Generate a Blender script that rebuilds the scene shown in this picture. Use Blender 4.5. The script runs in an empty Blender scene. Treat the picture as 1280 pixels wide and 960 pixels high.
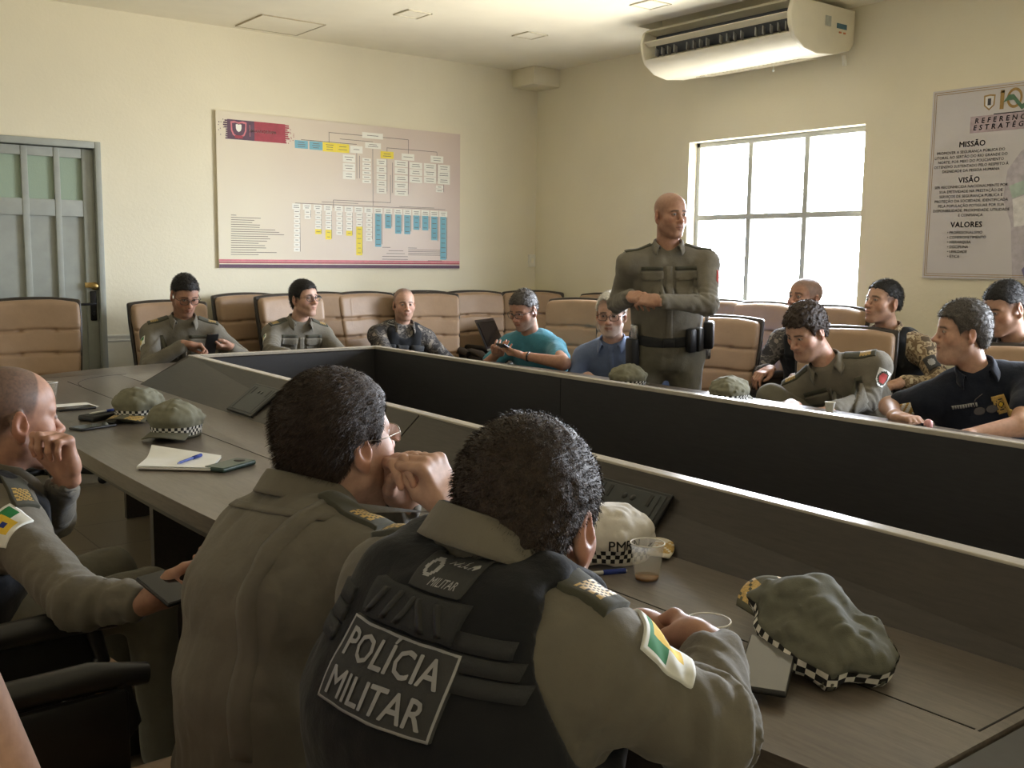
import bpy, bmesh, math, random
import numpy as np
from mathutils import Vector, Matrix
from mathutils.bvhtree import BVHTree
SC = bpy.context.scene
COL = SC.collection
rng = np.random.default_rng(7)
random.seed(7)
V = lambda *a: np.array(a, float)
def nrm(v):
    v = np.asarray(v, float); return v / (np.linalg.norm(v) + 1e-12)
def ydir(deg):
    a = math.radians(deg); return V(math.sin(a), math.cos(a), 0)

# ------------------------------------------------------------------ camera
F_PX, YAW, PITCH, ROLL, CAM_H = 1279.6, 0.657909, 0.123849, 0.0118934, 1.40
_f = V(math.sin(YAW)*math.cos(PITCH), math.cos(YAW)*math.cos(PITCH), -math.sin(PITCH))
_r0 = V(math.cos(YAW), -math.sin(YAW), 0); _u0 = np.cross(_r0, _f)
CR = math.cos(ROLL)*_r0 + math.sin(ROLL)*_u0
CU = -math.sin(ROLL)*_r0 + math.cos(ROLL)*_u0
CP = V(0, 0, CAM_H)
def ray(x, y):
    d = _f*F_PX + CR*(x-640) - CU*(y-480); return d/(d @ _f)
def at(x, y, d): return CP + ray(x, y)*d
def onz(x, y, z): d = ray(x, y); return CP + d*(z-CP[2])/d[2]
def ony(x, y, Y): d = ray(x, y); return CP + d*Y/d[1]
def onx(x, y, X): d = ray(x, y); return CP + d*X/d[0]

# ------------------------------------------------------------------ materials
MATS = {}
def srgb(*c):
    return tuple(((v/255)/12.92 if v/255 <= .04045 else ((v/255+.055)/1.055)**2.4) for v in c)
class NT:
    def __init__(s, name):
        m = bpy.data.materials.new(name); m.use_nodes = True; s.m = m; s.t = m.node_tree; s.t.nodes.clear()
        s.out = s.n('ShaderNodeOutputMaterial'); s.b = s.n('ShaderNodeBsdfPrincipled'); s.l(s.b.outputs[0], s.out.inputs[0])
        MATS[name] = m
    def n(s, t, **kw):
        x = s.t.nodes.new(t)
        for k, v in kw.items(): setattr(x, k, v)
        return x
    def l(s, a, b): s.t.links.new(a, b)
    def coord(s): return s.n('ShaderNodeTexCoord').outputs['Object']
    def noise(s, scale, detail=3, vec=None, stretch=None, rough=.55):
        x = s.n('ShaderNodeTexNoise'); x.inputs['Scale'].default_value = scale; x.inputs['Detail'].default_value = detail; x.inputs['Roughness'].default_value = rough
        v = vec or s.coord()
        if stretch:
            mp = s.n('ShaderNodeMapping'); mp.inputs['Scale'].default_value = stretch; s.l(v, mp.inputs[0]); v = mp.outputs[0]
        s.l(v, x.inputs['Vector']); return x.outputs[0]
    def ramp(s, fac, stops, interp='LINEAR'):
        x = s.n('ShaderNodeValToRGB'); r = x.color_ramp; r.interpolation = interp
        while len(r.elements) < len(stops): r.elements.new(.5)
        for e, (p, c) in zip(r.elements, stops): e.position = p; e.color = (*c[:3], 1)
        s.l(fac, x.inputs[0]); return x.outputs[0]
    def bump(s, h, strength=.3, dist=.005):
        x = s.n('ShaderNodeBump'); x.inputs['Strength'].default_value = strength; x.inputs['Distance'].default_value = dist
        s.l(h, x.inputs['Height']); s.l(x.outputs[0], s.b.inputs['Normal'])
    def set(s, **kw):
        for k, v in kw.items():
            i = s.b.inputs[k.replace('_', ' ')]; i.default_value = (*v, 1) if isinstance(v, tuple) and len(i.default_value) == 4 else v
        return s
def plain(name, c, rough=.6, metal=0., spec=.5, var=.12, scale=30, bump=0, bscale=200, bdist=.002):
    """procedural paint/cloth/plastic: a base colour with slight noise variation and optional grain bump"""
    if name in MATS: return MATS[name]
    s = NT(name); c = srgb(*c)
    lo = tuple(x*(1-var) for x in c); hi = tuple(min(1, x*(1+var)) for x in c)
    s.l(s.ramp(s.noise(scale), [(.3, lo), (.7, hi)]), s.b.inputs['Base Color'])
    s.set(Roughness=rough, Metallic=metal, Specular_IOR_Level=spec)
    if bump: s.bump(s.noise(bscale, 2), bump, bdist)
    return s.m
def cloth(name, c, rough=.9, weave=900, fold=.35, var=.1):
    if name in MATS: return MATS[name]
    s = NT(name); c = srgb(*c)
    lo = tuple(x*(1-var) for x in c); hi = tuple(min(1, x*(1+var)) for x in c)
    s.l(s.ramp(s.noise(14, 4), [(.3, lo), (.7, hi)]), s.b.inputs['Base Color'])
    s.set(Roughness=rough, Specular_IOR_Level=.25, Sheen_Weight=.12, Sheen_Roughness=.5)
    a = s.noise(22, 3); b = s.noise(weave, 1)
    ad = s.n('ShaderNodeMath', operation='MULTIPLY_ADD'); s.l(b, ad.inputs[0]); ad.inputs[1].default_value = .08; s.l(a, ad.inputs[2])
    s.bump(ad.outputs[0], fold, .012)
    return s.m
def camo(name, cols, scale=16):
    if name in MATS: return MATS[name]
    s = NT(name); v = s.coord()
    n = s.noise(scale, 2.5, v, rough=.6)
    st = [(0, srgb(*cols[0])), (.43, srgb(*cols[1])), (.5, srgb(*cols[2])), (.58, srgb(*cols[3]))]
    s.l(s.ramp(n, st, 'CONSTANT'), s.b.inputs['Base Color'])
    s.set(Roughness=.9, Specular_IOR_Level=.25); s.bump(s.noise(25, 3), .35, .01)
    return s.m
def vcol_skin(name='skin'):
    if name in MATS: return MATS[name]
    s = NT(name); a = s.n('ShaderNodeVertexColor', layer_name='paint')
    n = s.ramp(s.noise(60, 4), [(.3, (.86, .83, .82)), (.7, (1.08, 1.06, 1.05))])
    mx = s.n('ShaderNodeMix', data_type='RGBA', blend_type='MULTIPLY'); mx.inputs[0].default_value = 1
    s.l(a.outputs[0], mx.inputs[6]); s.l(n, mx.inputs[7]); s.l(mx.outputs[2], s.b.inputs['Base Color'])
    s.set(Roughness=.48, Specular_IOR_Level=.4, Subsurface_Weight=.06, Subsurface_Scale=.02, Subsurface_Radius=(1., .35, .2))
    s.bump(s.noise(350, 2), .12, .001)
    return s.m
def hair_mat(name, c, rough=.55):
    if name in MATS: return MATS[name]
    s = NT(name); c = srgb(*c)
    s.l(s.ramp(s.noise(160, 3), [(.3, tuple(x*.6 for x in c)), (.7, tuple(min(1, x*1.5) for x in c))]), s.b.inputs['Base Color'])
    s.set(Roughness=rough, Specular_IOR_Level=.35); s.bump(s.noise(420, 2), .6, .003)
    return s.m

# ------------------------------------------------------------------ objects
def prop(o, label=None, cat=None, group=None, kind=None):
    if label: o['label'] = label
    if cat: o['category'] = cat
    if group: o['group'] = group
    if kind: o['kind'] = kind
    return o
def link(name, me, parent=None, loc=None):
    o = bpy.data.objects.new(name, me); COL.objects.link(o)
    if loc is not None: o.location = loc
    if parent: o.parent = parent
    return o
def empty(name, loc=(0, 0, 0), rz=0, label=None, cat=None, group=None):
    o = bpy.data.objects.new(name, None); COL.objects.link(o); o.location = loc; o.rotation_euler = (0, 0, rz)
    o.empty_display_size = .05
    return prop(o, label, cat, group)
def npmesh(name, v, q, mats, colors=None, smooth=True, midx=None):
    """fast mesh from numpy verts (n,3) and faces (m,3|4)"""
    me = bpy.data.meshes.new(name); v = np.asarray(v, np.float32); q = np.asarray(q, np.int32)
    me.vertices.add(len(v)); me.vertices.foreach_set('co', v.ravel())
    me.loops.add(q.size); me.loops.foreach_set('vertex_index', q.ravel())
    me.polygons.add(len(q)); me.polygons.foreach_set('loop_start', np.arange(0, q.size, q.shape[1], dtype=np.int32))
    me.polygons.foreach_set('use_smooth', np.full(len(q), smooth))
    for m in (mats if isinstance(mats, (list, tuple)) else [mats]): me.materials.append(m)
    if midx is not None: me.polygons.foreach_set('material_index', np.asarray(midx, np.int32))
    me.update(calc_edges=True)
    if colors is not None:
        ca = me.color_attributes.new('paint', 'FLOAT_COLOR', 'POINT')
        c = np.ones((len(v), 4), np.float32); c[:, :3] = colors; ca.data.foreach_set('color', c.ravel())
    return me
class MB:
    """collects simple solids into one mesh"""
    def __init__(s): s.bm = bmesh.new(); s.mi = 0
    def _tag(s, geom):
        for f in geom: f.material_index = s.mi
    def faces_from(s, vs, fs, M=None):
        bv = [s.bm.verts.new(M @ Vector(v) if M else Vector(v)) for v in vs]
        out = []
        for f in fs:
            try: out.append(s.bm.faces.new([bv[i] for i in f]))
            except ValueError: pass
        s._tag(out); return out
    def box(s, c, size, rot=None, bev=0, seg=2):
        M = Matrix.Translation(Vector(c)) @ (rot.to_4x4() if rot is not None else Matrix.Identity(4)) @ Matrix.Diagonal((*size, 1))
        r = bmesh.ops.create_cube(s.bm, size=1, matrix=M); vs = r['verts']
        fs = list({f for v in vs for f in v.link_faces}); s._tag(fs)
        if bev:
            es = list({e for v in vs for e in v.link_edges})
            r2 = bmesh.ops.bevel(s.bm, geom=es, offset=bev, segments=seg, profile=.5, affect='EDGES', clamp_overlap=True); s._tag(r2['faces'])
        return s
    def prism(s, pts, z0, z1, bev=0, M=None):
        n = len(pts)
        vs = [(p[0], p[1], z0) for p in pts] + [(p[0], p[1], z1) for p in pts]
        fs = [tuple(range(n-1, -1, -1)), tuple(range(n, 2*n))] + [(i, (i+1) % n, n+(i+1) % n, n+i) for i in range(n)]
        out = s.faces_from(vs, fs, M)
        if bev:
            es = list({e for f in out[:2] for e in f.edges})
            r2 = bmesh.ops.bevel(s.bm, geom=es, offset=bev, segments=2, profile=.5, affect='EDGES', clamp_overlap=True); s._tag(r2['faces'])
        return s
    def tube(s, pts, r, n=10, cap=True, closed=False):
        pts = [Vector(p) for p in pts]; rings = []; m = len(pts)
        rr = r if isinstance(r, (list, tuple)) else [r]*m
        up = Vector((0, 0, 1)); last = None
        for i, p in enumerate(pts):
            if closed: t = (pts[(i+1) % m]-pts[i-1]).normalized()
            else: t = (pts[min(i+1, m-1)]-pts[max(i-1, 0)]).normalized()
            if last is None:
                a = t.cross(up)
                if a.length < 1e-3: a = t.cross(Vector((1, 0, 0)))
                a.normalize()
            else:
                a = (last - t*last.dot(t)).normalized()
            last = a; b = t.cross(a)
            rings.append([s.bm.verts.new(p + (a*math.cos(2*math.pi*k/n)+b*math.sin(2*math.pi*k/n))*rr[i]) for k in range(n)])
        fs = []
        for i in range(m if closed else m-1):
            A, B = rings[i], rings[(i+1) % m]
            for k in range(n): fs.append(s.bm.faces.new((A[k], A[(k+1) % n], B[(k+1) % n], B[k])))
        if cap and not closed:
            fs.append(s.bm.faces.new(rings[0][::-1])); fs.append(s.bm.faces.new(rings[-1]))
        for f in fs: f.smooth = True
        s._tag(fs); return s
    def lathe(s, prof, n=28, M=None, close=False):
        """prof: list of (r,z)"""
        rings = []
        for r, z in prof:
            if r < 1e-6: rings.append([s.bm.verts.new(M @ Vector((0, 0, z)) if M else Vector((0, 0, z)))])
            else:
                rg = []
                for k in range(n):
                    p = Vector((r*math.cos(2*math.pi*k/n), r*math.sin(2*math.pi*k/n), z)); rg.append(s.bm.verts.new(M @ p if M else p))
                rings.append(rg)
        fs = []
        for A, B in zip(rings[:-1], rings[1:]):
            for k in range(n):
                k2 = (k+1) % n
                if len(A) == 1 and len(B) == 1: continue
                if len(A) == 1: fs.append(s.bm.faces.new((A[0], B[k2], B[k])))
                elif len(B) == 1: fs.append(s.bm.faces.new((A[k], A[k2], B[0])))
                else: fs.append(s.bm.faces.new((A[k], A[k2], B[k2], B[k])))
        for f in fs: f.smooth = True
        s._tag(fs); return s
    def build(s, name, mats, parent=None, loc=None, smooth_angle=None):
        bmesh.ops.recalc_face_normals(s.bm, faces=s.bm.faces[:])
        me = bpy.data.meshes.new(name); s.bm.to_mesh(me); s.bm.free()
        for m in (mats if isinstance(mats, (list, tuple)) else [mats]): me.materials.append(m)
        if smooth_angle:
            me.polygons.foreach_set('use_smooth', [True]*len(me.polygons)); me.set_sharp_from_angle(angle=math.radians(smooth_angle))
        return link(name, me, parent, loc)

# ------------------------------------------------------------------ signed-distance modelling
def P_rc(a, b, ra, rb, k=.02, op='u', tag=0):
    a = V(*a); b = V(*b); d = b-a; L = d @ d + 1e-12
    def f(X, Y, Z):
        t = np.clip(((X-a[0])*d[0]+(Y-a[1])*d[1]+(Z-a[2])*d[2])/L, 0, 1)
        return np.sqrt((X-a[0]-t*d[0])**2+(Y-a[1]-t*d[1])**2+(Z-a[2]-t*d[2])**2) - (ra+(rb-ra)*t)
    r = max(ra, rb); return (f, np.minimum(a, b)-r, np.maximum(a, b)+r, k, op, tag)
def P_el(c, r, k=.02, op='u', R=None, tag=0):
    c = V(*c); r = V(*r); R = np.eye(3) if R is None else np.asarray(R, float)   # columns = local axes
    def f(X, Y, Z):
        x, y, z = X-c[0], Y-c[1], Z-c[2]
        a = (x*R[0, 0]+y*R[1, 0]+z*R[2, 0])/r[0]; b = (x*R[0, 1]+y*R[1, 1]+z*R[2, 1])/r[1]; e = (x*R[0, 2]+y*R[1, 2]+z*R[2, 2])/r[2]
        k0 = np.sqrt(a*a+b*b+e*e); k1 = np.sqrt((a/r[0])**2+(b/r[1])**2+(e/r[2])**2)+1e-9
        return k0*(k0-1)/k1
    m = np.abs(R) @ r; return (f, c-m, c+m, k, op, tag)
def P_ec(a, b, side, ra, rb, k=.03, op='u', tag=0):
    """segment with elliptic section: ra=(half width along side, half depth)"""
    a = V(*a); b = V(*b); d = b-a; L = np.linalg.norm(d)+1e-9; w = d/L
    s = nrm(side - w*(np.dot(side, w))); v = np.cross(w, s)
    def f(X, Y, Z):
        x, y, z = X-a[0], Y-a[1], Z-a[2]
        t0 = (x*w[0]+y*w[1]+z*w[2]); t = np.clip(t0/L, 0, 1)
        A = ra[0]+(rb[0]-ra[0])*t; B = ra[1]+(rb[1]-ra[1])*t; Cc = np.minimum(A, B)*.8
        p = (x*s[0]+y*s[1]+z*s[2])/A; q = (x*v[0]+y*v[1]+z*v[2])/B; e = (t0-t*L)/Cc
        k0 = np.sqrt(p*p+q*q+e*e); k1 = np.sqrt((p/A)**2+(q/B)**2+(e/Cc)**2)+1e-9
        return k0*(k0-1)/k1
    m = max(*ra, *rb); return (f, np.minimum(a, b)-m, np.maximum(a, b)+m, k, op, tag)
def P_bx(c, hs, r, R=None, k=.01, op='u', tag=0):
    c = V(*c); hs = V(*hs)-r; R = np.eye(3) if R is None else np.asarray(R, float)
    def f(X, Y, Z):
        x, y, z = X-c[0], Y-c[1], Z-c[2]
        a = np.abs(x*R[0, 0]+y*R[1, 0]+z*R[2, 0])-hs[0]; b = np.abs(x*R[0, 1]+y*R[1, 1]+z*R[2, 1])-hs[1]; e = np.abs(x*R[0, 2]+y*R[1, 2]+z*R[2, 2])-hs[2]
        return np.sqrt(np.maximum(a, 0)**2+np.maximum(b, 0)**2+np.maximum(e, 0)**2)+np.minimum(np.maximum(np.maximum(a, b), e), 0)-r
    m = np.abs(R) @ (hs+r); return (f, c-m, c+m, k, op, tag)
def smin(a, b, k):
    h = np.maximum(k-np.abs(a-b), 0)/k
    return np.minimum(a, b)-h*h*k*.25
def vnoise(x, y, z, seed=0):
    xi = np.floor(x).astype(np.int64); yi = np.floor(y).astype(np.int64); zi = np.floor(z).astype(np.int64)
    xf = x-xi; yf = y-yi; zf = z-zi
    u = xf*xf*(3-2*xf); v = yf*yf*(3-2*yf); w = zf*zf*(3-2*zf)
    def hsh(a, b, c):
        n = (a*374761393 + b*668265263 + c*2147483647 + seed*1274126177) & 0xffffffff
        n = ((n ^ (n >> 13))*1274126177) & 0xffffffff
        return ((n ^ (n >> 16)) & 0xffff)/65535.0*2-1
    r = 0
    for dx in (0, 1):
        for dy in (0, 1):
            for dz in (0, 1):
                r = r + hsh(xi+dx, yi+dy, zi+dz)*(u if dx else 1-u)*(v if dy else 1-v)*(w if dz else 1-w)
    return r
def sdf_mesh(prims, h, clip=None, disp=None, smooth=1, infl=0.0, lo=None, hi=None):
    """evaluate smooth-union field of primitives and extract one closed surface (surface nets)"""
    pad = 3*h+.014+max(infl, 0)
    if lo is None:
        lo = np.min([p[1] for p in prims if p[4] == 'u'], axis=0)-pad
        hi = np.max([p[2] for p in prims if p[4] == 'u'], axis=0)+pad
    lo = np.asarray(lo, float); hi = np.asarray(hi, float)
    n = np.maximum(np.ceil((hi-lo)/h).astype(int)+1, 4)
    xs = [(lo[i]+h*np.arange(n[i])).astype(np.float32) for i in range(3)]
    F = np.full(n, .5, np.float32)
    for f, a, b, k, op, tag in prims:
        e = pad+k
        i0 = np.clip(np.floor((a-e-lo)/h).astype(int), 0, n); i1 = np.clip(np.ceil((b+e-lo)/h).astype(int)+1, 0, n)
        if np.any(i1 <= i0): continue
        sl = tuple(slice(i0[i], i1[i]) for i in range(3))
        d = f(xs[0][sl[0]][:, None, None], xs[1][sl[1]][None, :, None], xs[2][sl[2]][None, None, :])
        if op == 'u': F[sl] = smin(F[sl], d-infl, k)
        elif op == 's': F[sl] = -smin(-F[sl], d, k)
    if clip is not None:
        for c, k in clip:
            G = c(xs[0][:, None, None], xs[1][None, :, None], xs[2][None, None, :])
            F = (-smin(-F, -np.broadcast_to(G, F.shape), k)).astype(np.float32)
    if disp is not None:
        m = np.abs(F) < 4*h+.012
        ii = np.nonzero(m)
        F[ii] += disp(xs[0][ii[0]], xs[1][ii[1]], xs[2][ii[2]])
    F[0] = F[-1] = .1; F[:, 0] = F[:, -1] = .1; F[:, :, 0] = F[:, :, -1] = .1
    S = F < 0
    c = np.zeros(n-1, np.int8)
    for dx in (0, 1):
        for dy in (0, 1):
            for dz in (0, 1):
                c += S[dx:n[0]-1+dx, dy:n[1]-1+dy, dz:n[2]-1+dz]
    act = (c > 0) & (c < 8); I, J, K = np.nonzero(act)
    idx = np.full(n-1, -1, np.int32); idx[act] = np.arange(len(I))
    acc = np.zeros((len(I), 3)); cnt = np.zeros(len(I))
    for ax in range(3):
        o1, o2 = [(1, 2), (0, 2), (0, 1)][ax]
        for p in (0, 1):
            for q in (0, 1):
                off = [0, 0, 0]; off[o1] = p; off[o2] = q
                off2 = list(off); off2[ax] = 1
                a = F[I+off[0], J+off[1], K+off[2]]; b = F[I+off2[0], J+off2[1], K+off2[2]]
                m = (a < 0) != (b < 0); t = np.where(m, a/np.where(m, a-b, 1), 0)
                w = m.astype(float); pos = np.zeros((len(I), 3)); pos[:, o1] = p; pos[:, o2] = q; pos[:, ax] = t
                acc += pos*w[:, None]; cnt += w
    v = lo + (np.stack([I, J, K], 1)+acc/cnt[:, None])*h
    Q = []
    for ax in range(3):
        o1, o2 = [(1, 2), (2, 0), (0, 1)][ax]
        sa = [slice(1, -1)]*3; sa[ax] = slice(0, -1); sb = list(sa); sb[ax] = slice(1, None)
        A = S[tuple(sa)]; B = S[tuple(sb)]
        for flip, m in ((False, A & ~B), (True, ~A & B)):
            g = np.nonzero(m); g = [g[0], g[1], g[2]]
            g = [gi + (0 if i == ax else 1) for i, gi in enumerate(g)]
            def cell(da, db):
                cc = list(g); cc[o1] = cc[o1]-da; cc[o2] = cc[o2]-db; return idx[cc[0], cc[1], cc[2]]
            q = np.stack([cell(1, 1), cell(0, 1), cell(0, 0), cell(1, 0)], 1)
            Q.append(q[:, ::-1] if flip else q)
    Q = np.concatenate(Q); Q = Q[(Q >= 0).all(1)]
    for _ in range(smooth):
        s = np.zeros_like(v); ct = np.zeros(len(v))
        for a, b in ((0, 1), (1, 2), (2, 3), (3, 0)):
            for ax in range(3):
                s[:, ax] += np.bincount(Q[:, a], v[Q[:, b], ax], len(v)) + np.bincount(Q[:, b], v[Q[:, a], ax], len(v))
            ct += np.bincount(Q[:, a], minlength=len(v)) + np.bincount(Q[:, b], minlength=len(v))
        v = .5*v+.5*s/np.maximum(ct, 1)[:, None]
    return v, Q
def vnormals(v, q):
    n = np.cross(v[q[:, 2]]-v[q[:, 0]], v[q[:, 3]]-v[q[:, 1]]); o = np.zeros_like(v)
    for k in range(4):
        for ax in range(3): o[:, ax] += np.bincount(q[:, k], n[:, ax], len(v))
    return o/(np.linalg.norm(o, axis=1)[:, None]+1e-12)
def bvh_of(v, q): return BVHTree.FromPolygons(v.tolist(), q.tolist())
# ------------------------------------------------------------------ people
def rot_head(yaw, pitch, roll):
    f0 = ydir(yaw); up = V(0, 0, 1); r = np.cross(f0, up)
    a = math.radians(pitch); f = f0*math.cos(a)-up*math.sin(a); u = np.cross(r, f)
    b = math.radians(roll); r2 = r*math.cos(b)+u*math.sin(b); u2 = -r*math.sin(b)+u*math.cos(b)
    return np.stack([r2, f, u2], 1)          # columns right, forward, up
EYE = (.0305, .0795, .008)
def head_prims(jaw=1.0, nose=1.0, fat=0.0):
    P = []
    add = P.append
    add(P_el((0, -.012, .042), (.0765, .1, .083)))
    add(P_el((0, .03, .04), (.063, .062, .062), .02))
    add(P_el((0, .033, -.03), (.0605*jaw, .056, .075), .03))
    for s in (-1, 1):
        add(P_rc((s*.05*jaw, .003, -.058), (s*.02, .066, -.099), .019+fat*.6, .016+fat, .03))
        add(P_el((s*.043, .056, -.022), (.024, .024, .024), .025))
        add(P_rc((s*.010, .0875, .0225), (s*.047, .071, .025), .0095, .008, .014))
    add(P_el((0, .074, -.098), (.022+fat, .018+fat*.5, .017), .02))
    if fat: add(P_el((0, .035, -.105), (.045, .05, .028), .04))
    for s in (-1, 1):
        add(P_el((s*.0315, .0955, .0065), (.0185, .0125, .0105), .014, 's'))
    for s in (-1, 1):
        add(P_el((s*EYE[0], EYE[1], EYE[2]), (.0135, .0125, .0115), .004))
    add(P_rc((0, .088, .014), (0, .1125*(.5+.5*nose), -.024), .0072, .0105, .014))
    add(P_el((0, .1145*(.6+.4*nose), -.028), (.0112, .0105, .0098), .01))
    for s in (-1, 1):
        add(P_el((s*.0125, .1015, -.031), (.0085, .0105, .0078), .007))
        add(P_el((s*.0065, .108, -.0395), (.0038, .005, .004), .004, 's'))
    add(P_el((0, .078, -.057), (.034, .022, .026), .02))
    for s in (-1, 1):
        add(P_rc((s*.022, .0885, -.0595), (s*.004, .0992, -.0555), .0032, .0052, .005))
        add(P_rc((s*.020, .0885, -.0625), (0, .0975, -.0665), .0032, .0060, .005))
    add(P_rc((-.023, .0945, -.061), (0, .1055, -.061), .0018, .0024, .003, 's'))
    add(P_rc((.023, .0945, -.061), (0, .1055, -.061), .0018, .0024, .003, 's'))
    for s in (-1, 1):
        a = math.radians(22)*s; Rm = np.array([[math.cos(a), math.sin(a), 0], [-math.sin(a), math.cos(a), 0], [0, 0, 1]])
        add(P_el((s*.0795, -.014, -.004), (.0085, .0195, .0325), .008, R=Rm))
        add(P_el((s*.0765, -.006, -.034), (.007, .009, .011), .008))
        add(P_el((s*.0885, -.009, .001), (.0085, .0105, .0195), .006, 's', R=Rm))
        add(P_el((s*.083, .0, -.006), (.005, .006, .009), .004))
    return P
HL_FULL = ([-.13, -.09, -.06, -.035, -.02, 0, .02, .032, .045, .06, .075, .11], [-.062, -.066, -.062, -.032, .006, .016, .012, -.002, .036, .060, .070, .075])
HL_RECEDE = ([-.13, -.09, -.06, -.035, -.02, 0, .02, .03, .04, .055, .075, .11], [-.062, -.066, -.062, -.03, .012, .024, .03, .06, .09, .1, .1, .09])
HL_FADE = (HL_FULL[0], [-.025, -.025, -.02, -.002, .022, .032, .034, .036, .050, .063, .070, .075])
def paint_head(v, skin, brow, scalp=None, scalp_line=None, beard=None, beard_a=.5, lips=(.78, .55, .52)):
    x, y, z = np.abs(v[:, 0]), v[:, 1], v[:, 2]; xs = v[:, 0]
    c = np.tile(np.array(srgb(*skin)), (len(v), 1))
    def mix(col, w):
        nonlocal c
        c = c*(1-w[:, None])+np.array(col)[None]*w[:, None]
    sm = lambda e0, e1, t: np.clip((t-e0)/(e1-e0), 0, 1)
    red = np.exp(-((x-.045)/.022)**2-((z+.02)/.022)**2)*(y > .03)*.35 + np.exp(-((x)/.016)**2-((z+.025)/.015)**2)*(y > .09)*.4 + (x > .078)*.35
    mix(np.array(srgb(*skin))*np.array([1.08, .72, .66]), np.clip(red, 0, .6))
    if scalp is not None:
        zl = np.interp(y, *(scalp_line or HL_FULL)); w = sm(-.014, .018, z-zl)*(x < .079)
        n = .85+.15*vnoise(v[:, 0]*260, y*260, z*260, 3)
        mix(srgb(*scalp[0]), w*scalp[1]*n)
    if beard is not None:
        zb = np.interp(y, [-.02, .0, .02, .05, .075, .1, .12], [-.02, -.022, -.03, -.048, -.046, -.043, -.042])
        w = sm(-.004, .008, zb-z)*sm(-.012, .004, y)*sm(-.135, -.11, z)
        lipm = (x < .021) & (np.abs(z+.061) < .0095) & (y > .085)
        n = .8+.2*vnoise(v[:, 0]*300, y*300, z*300, 5)
        mix(srgb(*beard), w*beard_a*n*(1-.9*lipm))
    L = np.exp(-((z+.061)/.0085)**4)*sm(.025, .019, x)*(y > .085)
    mix(np.array(srgb(*skin))*np.array(lips), L*.75)
    mix(np.array(srgb(*skin))*.25, np.exp(-((z+.061)/.0022)**2)*(x < .022)*(y > .085)*.8)
    zb = .0275-.0*x-np.clip(x-.035, 0, 1)*.35
    mix(srgb(*brow), np.exp(-((z-zb)/.0048)**4)*sm(.008, .014, x)*sm(.055, .046, x)*(y > .05)*.85)
    for s in (-1, 1):
        dx = xs-s*EYE[0]; dz = z-EYE[2]; r = np.hypot(dx, dz*1.9)
        inside = (r < .0118) & (y > .08)
        mix((.40, .36, .33), inside*.9); mix((.03, .018, .012), ((np.hypot(dx, dz) < .0058) & (y > .08) & (np.abs(dz) < .0055))*1.)
        lid = np.exp(-((r-.0125)/.0022)**2)*(y > .07)*(dz > -.004)
        mix(np.array(srgb(*skin))*.22, lid*.75)
    return c
def strands(v, q, n, length, width, lean, seed, jitter=.22, keep=None):
    """thin hair blades standing on a surface; returns verts, tris-as-quads"""
    r = np.random.default_rng(seed); nv = vnormals(v, q)
    pick = r.integers(0, len(v), n) if keep is None else r.choice(np.nonzero(keep)[0], n)
    p = v[pick]+r.normal(0, .0015, (n, 3)); d = nv[pick]+np.asarray(lean)[None]+r.normal(0, jitter, (n, 3)); d /= np.linalg.norm(d, axis=1)[:, None]
    s = np.cross(d, r.normal(0, 1, (n, 3))); s /= np.linalg.norm(s, axis=1)[:, None]
    ln = (length*r.uniform(.5, 1.1, n))[:, None]; w = width
    bend = np.asarray(lean)[None]*.35*ln
    a, b = p-s*w-nv[pick]*.002, p+s*w-nv[pick]*.002; m1, m2 = p+d*ln*.55-s*w*.8, p+d*ln*.55+s*w*.8; t = p+d*ln+bend
    vv = np.stack([a, b, m2, m1, t+s*w*.2, t-s*w*.2], 1).reshape(-1, 3); o = np.arange(n)[:, None]*6
    qq = np.concatenate([o+[[0, 1, 2, 3]], o+[[3, 2, 4, 5]]])
    return vv, qq

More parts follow.
